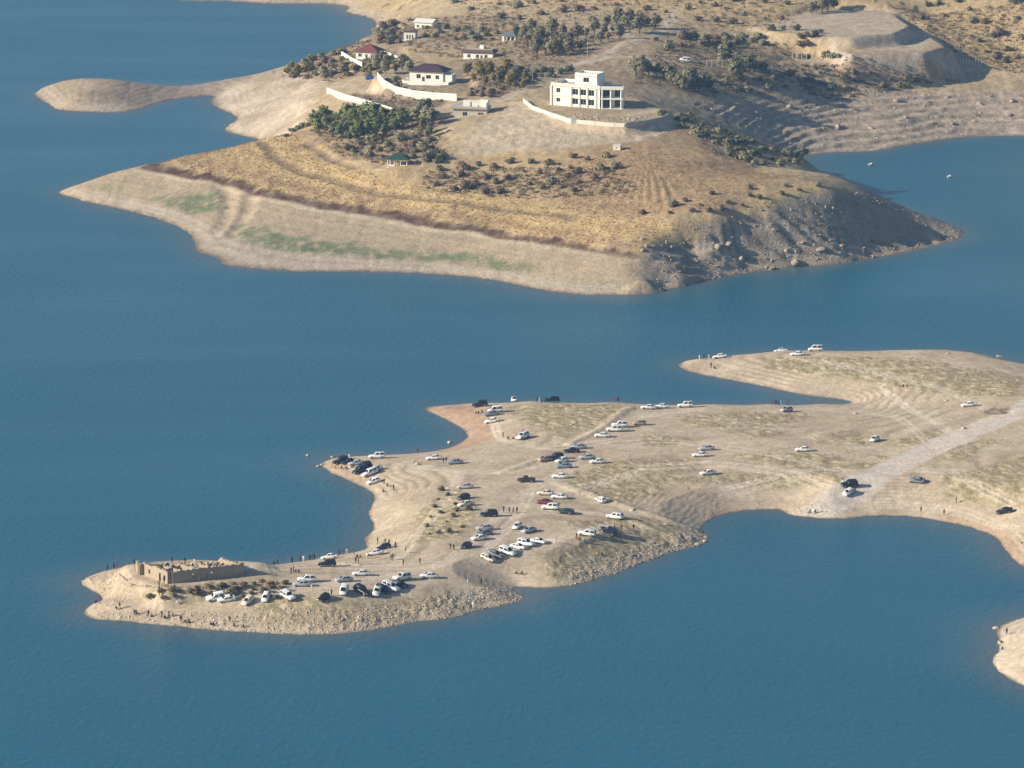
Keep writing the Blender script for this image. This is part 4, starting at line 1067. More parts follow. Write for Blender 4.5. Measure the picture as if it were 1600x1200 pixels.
# ------------------------------------------------------------------ cars
def paint(name, col, rough=0.35):
    m = mat('paint_' + name, col, rough, spec=0.5)
    m.node_tree.nodes['Principled BSDF'].inputs['Coat Weight'].default_value = 0.3
    return m
PAINT = {'white': paint('white', (0.78, 0.78, 0.76)), 'cream': paint('cream', (0.70, 0.65, 0.52)), 'silver': paint('silver', (0.42, 0.44, 0.47)), 'grey': paint('grey', (0.20, 0.21, 0.24)), 'blue-grey': paint('blue_grey', (0.24, 0.28, 0.36)),
         'black': paint('black', (0.015, 0.016, 0.02)), 'navy': paint('navy', (0.018, 0.026, 0.055)), 'maroon': paint('maroon', (0.17, 0.018, 0.035)), 'tan': paint('tan', (0.42, 0.32, 0.21)), 'dark green': paint('dark_green', (0.02, 0.035, 0.035)), 'brown': paint('brown', (0.06, 0.03, 0.028))}
TYRE = mat('tyre_rubber', (0.02, 0.02, 0.02), 0.9)
RIM = mat('wheel_rim', (0.45, 0.45, 0.46), 0.4, metal=0.8)
CGLASS = mat('car_glass', (0.012, 0.015, 0.02), 0.06, spec=0.6)
LAMP = mat('headlight_glass', (0.75, 0.76, 0.75), 0.15, spec=0.6)
TAIL = mat('tail_light_red', (0.30, 0.012, 0.012), 0.25)
PLASTIC = mat('black_plastic', (0.03, 0.03, 0.03), 0.7)
KINDS = {  # stations (x, underside, top of body, half width); cabin base/roof (x0, x1, half width, z); wheel radius, axles
 'sedan': ([(-2.30,.42,.78,.66),(-2.22,.30,.96,.78),(-1.75,.24,1.03,.87),(-.6,.22,.97,.89),(.7,.22,.95,.89),(1.5,.24,.88,.87),(2.05,.28,.78,.80),(2.28,.40,.62,.66)], (-1.78,1.10,.82,.94), (-.98,.22,.62,1.46), .32, (-1.38,1.40)),
 'hatchback': ([(-1.98,.40,.85,.68),(-1.92,.30,1.0,.78),(-1.5,.24,1.02,.84),(-.5,.22,.97,.85),(.6,.22,.95,.85),(1.3,.24,.90,.83),(1.8,.28,.80,.77),(1.98,.40,.64,.64)], (-1.88,1.02,.78,.94), (-1.50,.18,.62,1.50), .30, (-1.22,1.25)),
 'suv': ([(-2.36,.50,.98,.80),(-2.30,.42,1.12,.90),(-1.8,.36,1.16,.95),(-.6,.34,1.14,.96),(.8,.34,1.13,.96),(1.6,.36,1.08,.94),(2.2,.40,.98,.88),(2.38,.50,.80,.76)], (-2.26,.98,.90,1.12), (-2.05,.32,.76,1.86), .39, (-1.42,1.48)),
 'van': ([(-2.30,.44,1.0,.82),(-2.26,.36,1.15,.90),(-1.8,.32,1.18,.93),(-.6,.30,1.18,.94),(.8,.30,1.15,.94),(1.6,.32,1.06,.92),(2.1,.36,.92,.86),(2.28,.46,.76,.74)], (-2.24,1.60,.88,1.14), (-2.14,.70,.78,2.0), .34, (-1.45,1.50)),
 'pickup': ([(-2.55,.55,1.05,.84),(-2.5,.45,1.08,.90),(-1.8,.40,1.08,.92),(-.75,.38,1.08,.93),(.9,.36,1.08,.93),(1.7,.38,1.04,.91),(2.35,.42,.94,.85),(2.52,.52,.78,.74)], (-.72,1.12,.86,1.06), (-.50,.48,.74,1.76), .38, (-1.55,1.58)),
}
PROTO = {}
def car_proto(kind):
    st, cb, cr, wr, ax = KINDS[kind]
    body = MB()
    body.loft([[(x, -w*.94, zb), (x, -w, zb + (zt-zb)*.35), (x, -w*.97, zb + (zt-zb)*.78), (x, -w*.80, zt), (x, w*.80, zt), (x, w*.97, zb + (zt-zb)*.78), (x, w, zb + (zt-zb)*.35), (x, w*.94, zb)] for x, zb, zt, w in st])
    x0, x1, hb, zb = cb; r0, r1, hr, zr = cr
    zb -= 0.05
    ring = lambda a, b, h, z: [(a, -h*.92, z), (a + .12, -h, z), (b - .15, -h, z), (b, -h*.86, z), (b, h*.86, z), (b - .15, h, z), (a + .12, h, z), (a, h*.92, z)]
    body.loft([ring(x0, x1, hb, zb), ring(r0, r1, hr, zr - .05), ring(r0 + .12, r1 - .14, hr * .86, zr)])
    parts = [('body', body.mesh(kind + '_body', True), 'paint', [])]
    def pane(c4, name, inset=(.10, .10), off=.02):
        c4 = [Vector(q) for q in c4]
        n = (c4[1] - c4[0]).cross(c4[3] - c4[0]).normalized()
        def bl(u, v):
            return (c4[0]*(1-u) + c4[1]*u) * (1-v) + (c4[3]*(1-u) + c4[2]*u) * v
        u, v = inset
        q = [bl(u, v*1.3), bl(1-u, v*1.3), bl(1-u, 1-v), bl(u, 1-v)]
        m = MB(); m.hexa([p - n*.01 for p in q] + [p + n*off for p in q]); return m.mesh(kind + '_' + name)
    zr2 = zr - .05
    parts.append(('windscreen', pane([(x1, -hb*.86, zb), (x1, hb*.86, zb), (r1, hr*.86, zr2), (r1, -hr*.86, zr2)], 'windscreen', (.06, .08)), 'glass', []))
    parts.append(('rear_window', pane([(x0, hb*.92, zb), (x0, -hb*.92, zb), (r0, -hr*.92, zr2), (r0, hr*.92, zr2)], 'rear_window', (.10, .14)), 'glass', []))
    for sgn in (1, -1):
        a = [(x1 - .15, sgn*hb, zb), (x0 + .12, sgn*hb, zb), (r0 + .12, sgn*hr, zr2), (r1 - .15, sgn*hr, zr2)]
        mid0, mid1 = (x0 + x1) / 2 - .05, (r0 + r1) / 2 - .05
        for (p, q, p2, q2) in ((a[0][0], mid0 + .05, mid1 + .05, a[3][0]), (mid0 - .05, a[1][0], a[2][0], mid1 - .05)):
            c4 = [(p, sgn*hb, zb), (q, sgn*hb, zb), (p2, sgn*hr, zr2), (q2, sgn*hr, zr2)]
            if sgn < 0:
                c4 = [c4[1], c4[0], c4[3], c4[2]]
            parts.append(('side_window', pane(c4, 'side_window', (.07, .13)), 'glass', []))
    w = max(s_[3] for s_ in st)
    for x in ax:
        for sgn in (1, -1):
            ty = MB(); ty.tube([(x, sgn*(w-.20), wr), (x, sgn*(w+.005), wr), (x, sgn*(w+.02), wr)], [wr, wr, wr*.86], 14)
            rm = MB(); rm.tube([(x, sgn*(w+.015), wr), (x, sgn*(w+.035), wr)], [wr*.6, wr*.5], 8)
            parts.append(('wheel', ty.mesh(kind + '_wheel'), 'tyre', [('rim', rm.mesh(kind + '_rim'), 'rim')]))
    xf, zf, wf = st[-2][0], st[-2][2], st[-2][3]; xb, zk, wb = st[1][0], st[1][2], st[1][3]
    for sgn in (1, -1):
        m = MB().box(xf - .06, xf + .12, min(sgn*wf*.55, sgn*wf*.97), max(sgn*wf*.55, sgn*wf*.97), zf - .24, zf - .09); parts.append(('headlight', m.mesh(kind + '_headlight'), 'lamp', []))
        m = MB().box(xb - .05, xb + .06, min(sgn*wb*.66, sgn*wb*.99), max(sgn*wb*.66, sgn*wb*.99), zk - .30, zk - .12); parts.append(('tail_light', m.mesh(kind + '_tail_light'), 'tail', []))
    if kind == 'pickup':
        parts.append(('cargo_bed', MB().box(-2.42, -.80, -.70, .70, 1.06, 1.10).mesh('cargo_bed'), 'plastic', []))
    if kind == 'suv':
        m = MB(); [m.box(-1.7, .1, s_*.66 - .03, s_*.66 + .03, zr - .01, zr + .05) for s_ in (-1, 1)]; parts.append(('roof_rails', m.mesh('roof_rails'), 'plastic', []))
    return parts
CM = {'glass': CGLASS, 'tyre': TYRE, 'rim': RIM, 'lamp': LAMP, 'tail': TAIL, 'plastic': PLASTIC}
def car(px, py, kind, col, ang, label, scale=1.0, lift=None):
    if kind not in PROTO:
        PROTO[kind] = car_proto(kind)
    L = land_of(py)
    g = ashore(L, L.at(px, py))
    a = math.radians(ang)
    # the given pixel is the middle of the wheel line nearest the camera: move to the centre of the car
    g[1] += 0.45 + 0.5 * abs(math.sin(a)); g[2] = L.h(g[0], g[1])
    fx, fy = math.cos(a), math.sin(a)
    zz_ = [L.h(g[0] + fx*u - fy*v, g[1] + fy*u + fx*v) for u in (-1.4, 1.4) for v in (-.8, .8)]
    g[2] = sum(zz_) / 4 + 0.02
    word = {'suv': 'SUV'}.get(kind, kind)
    t = thing('parked_' + ('off_road_car' if kind == 'suv' else kind), label.replace('{}', col + ' ' + word), {'suv': 'car', 'sedan': 'car', 'hatchback': 'car', 'van': 'van', 'pickup': 'pickup'}[kind], g, seat_rot(L, g[0], g[1], ang, 1.8), 'cars parked on the peninsula' if py > 505 else None)
    t.scale = (scale,) * 3
    for nm, me, mk, sub in PROTO[kind]:
        o = obj(nm, me, PAINT[col] if mk == 'paint' else CM[mk], t)
        for n2_, me2, mk2 in sub:
            obj(n2_, me2, CM[mk2], o)
        if lift and nm == lift:
            o['label'] = 'open ' + nm
    return t
CARS = [
 # below the ruin, along the track
 (337,939,'suv','white',195,'{} parked side-on, left of the pair below the ruin'),(354,942,'sedan','white',190,'{} overlapping another white car just below the ruin'),
 (387,945,'hatchback','cream',240,'{} facing the lake, first car right of the pair below the ruin'),(415,941,'hatchback','white',260,'small {} facing the lake between a cream hatchback and an SUV'),
 (450,938,'suv','white',305,'{} nosed towards the south shore, right of the small white hatchback'),(471,917,'sedan','silver',183,'{} in front of a white SUV beside the brush east of the ruin'),
 (479,910,'suv','white',182,'{} behind a silver sedan beside the brush east of the ruin'),(511,886,'suv','black',181,'long {} parked side-on in front of a white sedan by the north water'),(515,874,'sedan','white',181,'{} partly hidden behind the long black SUV by the north water'),
 (537,910,'sedan','silver',200,'{} facing left, front of two on the open strip'),(564,900,'sedan','white',186,'{} behind and right of a silver sedan on the open strip'),(537,930,'van','white',262,'small {} facing the lake right of a black car'),
 (505,941,'hatchback','black',238,'{} standing alone above the rocky south bank'),(565,929,'suv','black',320,'{} nosed to the south bank, first of the tight row'),(588,930,'pickup','white',265,'{} seen from behind inside the tight row on the south bank'),
 (598,926,'sedan','navy',320,'{} wedged between white cars in the tight south bank row'),(610,923,'suv','white',325,'{} nosed down the bank in the tight south row'),(625,918,'sedan','black',320,'{} at the right end of the tight row on the south bank'),
 (628,908,'suv','white',215,'{} just above the black sedan at the end of the tight row'),(670,904,'sedan','white',186,'{} standing alone at the fork of the track'),
 (586,868,'sedan','white',184,'{} beside the small cove on the north side'),(600,859,'hatchback','black',185,'{} tucked against the rocks above the small cove'),
 # central car park
 (762,877,'hatchback','cream',325,'{} first of the diagonal row on the plateau edge'),(774,872,'sedan','grey',325,'{} second in the diagonal row between two pale cars'),(793,868,'suv','white',322,'{} third in the diagonal row, left of a gap'),
 (810,859,'sedan','white',325,'{} fourth in the diagonal row on the plateau edge'),(822,854,'suv','white',325,'{} fifth in the diagonal row on the plateau edge'),(842,850,'sedan','white',325,'{} at the far right end of the diagonal row'),
 (728,858,'hatchback','black',240,'{} with people beside it, left of the plateau cars'),(749,845,'sedan','white',205,'{} nearest of the small stack on the plateau'),(756,837,'sedan','grey',200,'{} in the middle of the small stack on the plateau'),(757,829,'sedan','silver',192,'{} at the back of the small stack on the plateau'),
 (808,827,'hatchback','white',250,'{} facing the camera left of a silver sedan'),(826,833,'sedan','silver',225,'{} beside a small white hatchback above the diagonal row'),(764,808,'suv','black',185,'{} standing alone in the middle of the plateau'),
 (727,764,'sedan','silver',182,'{} side-on, highest of the three at the scrub edge'),(724,781,'hatchback','black',225,'{} in the middle of the three at the scrub edge'),(728,791,'sedan','cream',205,'{} lowest of the three at the scrub edge'),
 (822,754,'pickup','brown',180,'dark {} with a long shadow above the plateau'),(875,748,'sedan','white',176,'{} alone at the left end of the furrowed ground'),(852,774,'sedan','cream',172,'{} at the top of the cluster by the maroon car'),
 (874,780,'sedan','white',172,'{} right of the cream sedan in the cluster'),(850,788,'sedan','maroon',160,'the only {}, among white cars'),(860,797,'suv','white',165,'{} directly below the maroon sedan'),(884,804,'sedan','dark green',160,'{} at the lower right of the maroon car cluster'),
 (939,786,'hatchback','white',120,'{} on the track beside the pale earth bank'),(961,812,'suv','white',150,'{} above the rocky east bank'),(917,839,'suv','white',165,'{} with people gathered at its near side'),(950,834,'suv','navy',160,'{} with its door side to the water, right of a white SUV'),
 # north-west spit
 (589,717,'suv','white',181,'{} side-on at the water, right of the crowded spit'),(678,719,'sedan','white',184,'{} side-on near the water with two people behind it'),(711,726,'sedan','blue-grey',186,'{} right of two standing people near the north water'),
 (533,725,'suv','black',195,'{} farthest out on the crowded north-west spit'),(545,725,'sedan','navy',190,'{} second on the crowded spit'),(556,727,'sedan','silver',190,'{} third on the crowded spit, half hidden'),(569,734,'suv','black',200,'{} with pale bonnet side in the middle of the spit row'),(563,740,'suv','navy',215,'{} facing the camera at the front of the spit row'),
 (578,744,'suv','white',210,'{} facing the camera in the spit row'),(586,737,'sedan','silver',195,'{} behind the white SUV in the spit row'),(584,757,'hatchback','white',195,'{} last of the spit row nearest the shore bend'),
 # northern shore
 (750,636,'suv','black',182,'{} at the back shore beside two white cars'),(774,645,'van','white',185,'{} with its shaded side behind a grey sedan on the back shore'),(768,650,'sedan','grey',187,'{} between a white van and a white sedan on the back shore'),(769,661,'sedan','white',184,'{} lowest of the group at the back shore'),
 (804,628,'suv','white',265,'{} seen end-on at the back waterline'),(862,629,'suv','black',182,'{} with people around it on the back waterline'),(817,687,'suv','white',235,'{} with a picnic group on its left'),
 (941,684,'sedan','white',178,'{} lowest of the three beside the pale track'),(960,675,'suv','white',176,'{} in the middle of the three beside the pale track'),(968,668,'suv','white',176,'{} at the back of the three beside the pale track'),
 (893,708,'sedan','black',180,'{} in front of a silver sedan at the foot of the pale track'),(904,702,'sedan','silver',188,'{} behind the black sedan at the foot of the pale track'),
 (850,722,'hatchback','tan',215,'{} left of a dark SUV in the huddle of four'),(868,719,'suv','navy',200,'{} with rounded roof in the huddle of four'),(878,724,'hatchback','white',215,'{} in the huddle of four'),(881,732,'sedan','blue-grey',184,'{} lowest of the huddle of four'),
 (917,718,'sedan','silver',188,'{} upper left of the pair right of the huddle'),(934,725,'sedan','white',188,'{} lower right of the pair right of the huddle'),
 (1013,640,'sedan','white',180,'{} left one of the two end to end on the back shore'),(1034,638,'sedan','white',180,'{} right one of the two end to end on the back shore'),(1071,637,'suv','white',180,'{} alone on the skyline of the back shore'),(999,665,'hatchback','tan',185,'{} below the two white sedans of the back shore'),
 (1104,704,'sedan','silver',186,'{} upper one of the pair on the open ground'),(1094,714,'sedan','white',182,'{} lower one of the pair on the open ground'),(1106,743,'sedan','white',200,'{} alone above the bright scalloped bank'),
 (1125,560,'sedan','white',180,'{} near the tip of the far lobe beside three people'),(1219,548,'sedan','white',180,'{} on the skyline of the far lobe, left'),(1246,556,'sedan','white',180,'{} just below the skyline between two others on the far lobe'),(1274,549,'van','white',180,'{} at the right on the skyline of the far lobe'),
 (1229,644,'hatchback','silver',215,'{} below the people at the inlet'),(1255,706,'sedan','white',180,'{} side-on alone between scrub patches'),(1367,691,'hatchback','white',240,'{} alone at the edge of a scrub patch on the right'),
 (1327,763,'suv','black',195,'{} on the road directly above a white hatchback'),(1325,776,'hatchback','white',235,'{} on the road directly below a black SUV'),(1514,636,'sedan','white',185,'{} beside the dark cut in the bank on the right'),
 (1433,755,'sedan','grey',160,'{} alone on the slope right of the road'),(1570,803,'sedan','black',170,'{} near the right edge of the picture'),
]
for a_ in CARS:
    car(*a_)
car(1070, 96, 'van', 'white', 175, '{} on the distant track above the dark trees')

# ------------------------------------------------------------------ people
SKIN_M = mat('skin', (0.42, 0.25, 0.17), 0.6)
HAIR_M = mat('dark_hair', (0.02, 0.016, 0.014), 0.7)
SHOE_M = mat('shoe_leather', (0.03, 0.025, 0.02), 0.6)
CLOTH = {'black': (0.018, 0.018, 0.022), 'navy': (0.025, 0.035, 0.08), 'dark grey': (0.07, 0.07, 0.075), 'brown': (0.10, 0.06, 0.04), 'dark red': (0.22, 0.03, 0.03), 'white': (0.72, 0.71, 0.68), 'light blue': (0.35, 0.48, 0.62), 'yellow': (0.72, 0.52, 0.10), 'olive': (0.12, 0.12, 0.06), 'orange': (0.55, 0.25, 0.08)}
CLM = {k: mat('cloth_' + k.replace(' ', '_'), v, 0.9, spec=0.1) for k, v in CLOTH.items()}
def person_proto(pose):
    J = {'pel': (0,0,.96), 'chest': (.01,0,1.28), 'neck': (.0,0,1.47), 'head': (.02,0,1.58), 'top': (.01,0,1.70)}
    for s_, k in ((1, 'l'), (-1, 'r')):
        J.update({'sh'+k: (0, .19*s_, 1.40), 'el'+k: (-.03, .24*s_, 1.12), 'wr'+k: (.06, .25*s_, .88), 'hip'+k: (0, .10*s_, .92), 'kn'+k: (.02, .11*s_, .50), 'an'+k: (-.02, .12*s_, .09), 'toe'+k: (.16, .14*s_, .04)})
    if pose == 'gesture':
        J['elr'] = (.14, -.30, 1.18); J['wrr'] = (.32, -.16, 1.34); J['ell'] = (.02, .30, 1.14); J['wrl'] = (.20, .14, 1.05)
    if pose == 'walk':
        J['knl'] = (.20, .10, .52); J['anl'] = (.24, .11, .10); J['toel'] = (.42, .12, .06); J['knr'] = (-.08, -.10, .50); J['anr'] = (-.32, -.11, .14); J['toer'] = (-.16, -.12, .04)
        J['ell'] = (-.16, .24, 1.16); J['wrl'] = (-.12, .25, .92); J['elr'] = (.08, -.25, 1.14); J['wrr'] = (.26, -.22, .98)
    if pose in ('sit', 'crouch'):
        dz = {'sit': -.80, 'crouch': -.58}[pose]
        for k in ('pel', 'chest', 'neck', 'head', 'top', 'shl', 'shr', 'ell', 'elr', 'wrl', 'wrr', 'hipl', 'hipr'):
            x, y, z_ = J[k]; lean = {'sit': .10, 'crouch': .24}[pose]
            J[k] = (x + lean * max(0, z_ - .95) / .5, y, z_ + dz)
        for s_, k in ((1, 'l'), (-1, 'r')):
            if pose == 'sit':
                J['kn'+k] = (.36, .16*s_, .44); J['an'+k] = (.56, .13*s_, .09); J['toe'+k] = (.74, .14*s_, .05); J['el'+k] = (.18, .26*s_, .36); J['wr'+k] = (.38, .14*s_, .46)
            else:
                J['kn'+k] = (.38, .15*s_, .46); J['an'+k] = (.02, .13*s_, .09); J['toe'+k] = (.20, .14*s_, .04); J['el'+k] = (.34, .24*s_, .55); J['wr'+k] = (.50, .12*s_, .48)
    R = {'pel': .15, 'chest': .155, 'neck': .058, 'head': .098, 'top': .070, 'sh': .078, 'el': .050, 'wr': .036, 'hip': .105, 'kn': .068, 'an': .048, 'toe': .042}
    names = list(J); ix = {n: i for i, n in enumerate(names)}
    B = [('pel','chest','top'),('chest','neck','top'),('neck','head','skin'),('head','top','skin')]
    for k in 'lr':
        B += [('chest','sh'+k,'top'),('sh'+k,'el'+k,'top'),('el'+k,'wr'+k,'top'),('pel','hip'+k,'trousers'),('hip'+k,'kn'+k,'trousers'),('kn'+k,'an'+k,'trousers'),('an'+k,'toe'+k,'shoe')]
    me = bpy.data.meshes.new('person'); me.from_pydata([J[n] for n in names], [(ix[a], ix[b]) for a, b, _ in B], [])
    o = bpy.data.objects.new('tmp', me); COL.objects.link(o)
    sk = o.modifiers.new('s', 'SKIN'); sk.use_smooth_shade = True
    for i, n in enumerate(names):
        r = R.get(n, R.get(n[:-1], .05)); me.skin_vertices[0].data[i].radius = (r * (1.0 if n not in ('pel', 'chest') else .82), r)
        me.skin_vertices[0].data[i].use_root = (n == 'pel')
    o.modifiers.new('u', 'SUBSURF').levels = 1
    dg = bpy.context.evaluated_depsgraph_get()
    m2 = bpy.data.meshes.new_from_object(o.evaluated_get(dg))
    bpy.data.objects.remove(o); bpy.data.meshes.remove(me)
    # hands (palm, four unequal fingers, thumb from the side), nose and ears
    mb = MB()
    for s_, k in ((1, 'l'), (-1, 'r')):
        w = Vector(J['wr'+k]); d = (w - Vector(J['el'+k])).normalized(); side = d.cross(Vector((0, s_, .2))).normalized()
        pc = w + d * .09; mb.tube([w - d*.01, w + d*.04, pc], [.030, .042, .036], 6)
        for q, (f, ln) in enumerate(((-1.2, .062), (-.4, .075), (.4, .070), (1.2, .055))):
            b = pc + side * (.021 * f); bend = (d + Vector((0, -s_*.35, -.15))).normalized()
            mb.tube([b - d*.01, b + d*ln*.5, b + d*ln*.5 + bend*ln*.5], [.0095, .009, .007], 5)
        th = w + d*.045 - side*.036; mb.tube([th, th - side*.03 + d*.03, th - side*.035 + d*.06], [.011, .010, .008], 5)
    h = Vector(J['head']); fw = Vector((1, 0, 0))
    mb.tube([h + Vector((.085, 0, .035)), h + Vector((.115, 0, .0)), h + Vector((.095, 0, -.012))], [.010, .016, .014], 5)
    for s_ in (1, -1):
        mb.tube([h + Vector((.0, s_*.092, .02)), h + Vector((-.01, s_*.112, .0)), h + Vector((0, s_*.098, -.03))], [.014, .018, .010], 5)
    ex = mb.mesh('x', True)
    bm = bmesh.new(); bm.from_mesh(m2); nb = len(bm.faces); bm.from_mesh(ex)
    out = bpy.data.meshes.new('person_' + pose)
    bm.faces.ensure_lookup_table()
    slot = {'top': 0, 'trousers': 1, 'skin': 2, 'shoe': 3}
    for i, f in enumerate(bm.faces):
        f.smooth = True
        if i >= nb:
            f.material_index = 2; continue
        c_ = f.calc_center_median(); best = (9, 0)
        for a, b, m_ in B:
            A, Bv = Vector(J[a]), Vector(J[b]); dd = Bv - A; tt = max(0, min(1, (c_ - A).dot(dd) / dd.length_squared))
            dist = (c_ - A - dd * tt).length
            if dist < best[0]:
                best = (dist, slot[m_])
        f.material_index = best[1]
    bm.to_mesh(out); bm.free()
    out.materials.clear()
    for _ in range(4):
        out.materials.append(None)
    hr = MB(); rings = []
    for a_ in (0.15, .5, .9, 1.3, 1.55):
        r = .112 * math.cos(a_) + .004; rings.append([h + Vector((-.012 + r*math.cos(t_)*1.02 - .02*(a_ < .4), r*math.sin(t_)*.95, .015 + .135*math.sin(a_) - (.07 if a_ < .3 and math.cos(t_) < .2 else 0))) for t_ in [2*math.pi*j/10 for j in range(10)]])
    hr.loft(rings)
    return out, hr.mesh('hair', True)
PP = {p: person_proto(p) for p in ('stand', 'gesture', 'walk', 'sit', 'crouch')}
def people(place, lst):
    lst = sorted(lst)
    rs = random.Random(len(place) * 7 + int(lst[0][0]))
    for i, it in enumerate(lst):
        px, py = it[0], it[1]
        top = it[2] if len(it) > 2 else rs.choice(['black', 'black', 'navy', 'dark grey', 'brown', 'black', 'olive', 'dark red', 'light blue', 'white'])
        pose = it[3] if len(it) > 3 else rs.choice(['stand', 'stand', 'gesture', 'walk'])
        tr = rs.choice(['black', 'navy', 'dark grey', 'brown']) if top != 'white' else rs.choice(['white', 'dark grey'])
        L = land_of(py); g = ashore(L, L.at(px, py)); g[2] += .01
        body, hair = PP[pose]
        word = {'stand': 'standing', 'gesture': 'standing', 'walk': 'walking', 'sit': 'sitting', 'crouch': 'crouching'}[pose]
        tone = 'dark' if top in ('black', 'navy', 'dark grey', 'brown', 'olive') else top
        lab = f'person in {tone} {word} {place}' + (f', {ORD[i]}' if len(lst) > 1 else '')
        o = obj('person', body, [CLM[top], CLM[tr], SKIN_M, SHOE_M], None, g, (0, 0, rs.uniform(0, 6.28)))
        s_ = rs.uniform(.96, 1.06); o.scale = (s_,) * 3
        tag(o, lab, 'person', 'visitors on the peninsula')
        obj('hair', hair, HAIR_M, o)
people('on the west bank left of the ruin', [(168,892),(180,887),(183,889)])
people('on the corner behind the ruin', [(213,878,'black'),(217,878,'black')])
people('behind the back wall of the ruin', [(289,882),(269,881),(304,883)])
people('in the ruin forecourt', [(256,911),(249,919),(272,919,'black','sit')])
people('among the brush below the ruin', [(249,932),(255,938,'black','crouch'),(272,938),(277,945,'white','sit')])
people('at the western notch of the shore', [(142,944),(149,943,'black','crouch'),(155,942)])
people('on the slope above the western notch', [(183,953,'brown','crouch'),(187,951)])
people('on the south shore west of the white cars', [(210,962),(213,963),(232,965),(236,965,'brown','sit'),(253,965),(258,967,'black','sit'),(264,967),(269,966,'brown','crouch'),(283,972),(289,975,'brown','sit'),(294,975,'black','crouch')])
people('on the south shore below the parked row', [(329,978,'black','sit'),(335,980,'black','crouch'),(359,975),(365,980,'brown','crouch'),(381,982,'black','sit')])
people('by the north water near the ruin', [(430,880,'black','crouch'),(434,881),(457,879),(455,897),(459,895),(463,895,'brown','sit'),(466,895,'dark red','sit'),(470,877),(475,876)])
people('by the water left of the long black SUV', [(486,869),(489,874,'brown'),(493,868)])
people('on the track by the north water', [(530,869),(537,862),(543,864,'white'),(553,868),(558,871,'black','sit'),(564,872,'brown','sit'),(556,880),(560,881),(575,873)])
people('by the black car above the small cove', [(590,850),(602,851),(608,853),(618,857)])
people('on pale ground east of the small cove', [(611,876),(614,875),(630,884),(634,865),(656,882)])
people('on the strip near the white van', [(518,931),(487,923)])
people('on the rocky bank south of the fork', [(731,915,'white'),(752,914),(734,936),(739,950),(808,897,'black','sit'),(816,898,'dark red','sit'),(875,882)])
people('beside the lone black SUV on the plateau', [(787,801),(796,803),(802,802),(808,802)])
people('left of the diagonal row on the plateau', [(704,859),(709,860),(868,851)])
people('around the white SUV above the east bank', [(901,843,'dark red'),(906,846,'brown','crouch'),(912,845,'white','sit')])
people('around the dark blue SUV above the east bank', [(960,830),(971,829,'brown'),(956,838,'olive'),(990,828)])
people('on the east bank slope', [(933,868,'yellow','crouch'),(941,868,'black','sit')])
people('at the point of the east bank', [(1098,839),(1099,828)])
people('at the picnic on the upper plain', [(786,684,'dark red'),(795,687,'brown','sit'),(801,687,'dark red','sit'),(806,683,'orange'),(817,680)])
people('by the black SUV on the back shore', [(743,647,'brown','sit'),(748,646,'dark red','sit'),(754,646,'brown','crouch')])
people('on the skyline of the back shore', [(839,628),(843,628),(847,629,'brown','sit'),(852,627),(961,629),(966,629)])
people('near the white sedan on the north water', [(693,724),(697,723),(653,706)])
people('on the crowded north-west spit', [(519,731,'orange'),(524,733,'orange','sit'),(529,722),(536,722),(541,719),(546,718),(534,733,'dark red','sit'),(541,734,'brown','sit'),(547,732,'white','sit'),(552,731,'brown','crouch')])
people('by the last white hatchback of the spit row', [(600,757),(604,761,'brown','crouch'),(615,767),(598,770,'brown','sit')])
people('at the tip of the far lobe', [(1093,563),(1100,561),(1108,562,'white'),(1111,575),(1116,577,'black','sit')])
people('on the bank of the narrow inlet', [(1206,631),(1211,631),(1215,631),(1219,631,'light blue'),(1230,632)])
people('at the foot of the road by the water', [(1266,803,'black','sit'),(1271,803,'white'),(1275,803,'black','crouch')])
people('beside the two cars on the road', [(1316,760),(1336,770)])
people('above the eastern cove', [(1439,801),(1475,805),(1494,787)])
people('on the pale islet at the right edge', [(1573,992),(1565,1014,'black','crouch')])
people('resting on the far lobe plain', [(1412,605,'black','sit'),(1417,605,'brown','sit')])
people('on the open ground above the furrows', [(984,719)])
# ------------------------------------------------------------------ trees and shrubs
def leaf_mat(name, c1, c2):
    m = bpy.data.materials.new(name); m.use_nodes = True
    nt = m.node_tree; b = nt.nodes['Principled BSDF']; L = nt.links
    b.inputs['Roughness'].default_value = 0.8; b.inputs['Specular IOR Level'].default_value = 0.15
    oi = nt.nodes.new('ShaderNodeObjectInfo'); tc = nt.nodes.new('ShaderNodeTexCoord')
    nz = nt.nodes.new('ShaderNodeTexNoise'); nz.inputs['Scale'].default_value = 1.6; nz.inputs['Detail'].default_value = 3
    L.new(tc.outputs['Object'], nz.inputs['Vector'])
    ad = nt.nodes.new('ShaderNodeMath'); ad.operation = 'ADD'; L.new(oi.outputs['Random'], ad.inputs[0]); L.new(nz.outputs['Fac'], ad.inputs[1])
    mr = nt.nodes.new('ShaderNodeMapRange'); mr.inputs['From Min'].default_value = 0.35; mr.inputs['From Max'].default_value = 1.15; L.new(ad.outputs[0], mr.inputs['Value'])
    mx = nt.nodes.new('ShaderNodeMix'); mx.data_type = 'RGBA'; mx.inputs['A'].default_value = (*c1, 1); mx.inputs['B'].default_value = (*c2, 1)
    L.new(mr.outputs[0], mx.inputs['Factor']); L.new(mx.outputs['Result'], b.inputs['Base Color'])
    tr = nt.nodes.new('ShaderNodeBsdfTranslucent'); ms = nt.nodes.new('ShaderNodeMixShader'); ms.inputs['Fac'].default_value = 0.42
    L.new(mx.outputs['Result'], tr.inputs['Color']); L.new(b.outputs[0], ms.inputs[1]); L.new(tr.outputs[0], ms.inputs[2]); L.new(ms.outputs[0], nt.nodes['Material Output'].inputs['Surface'])
    return m
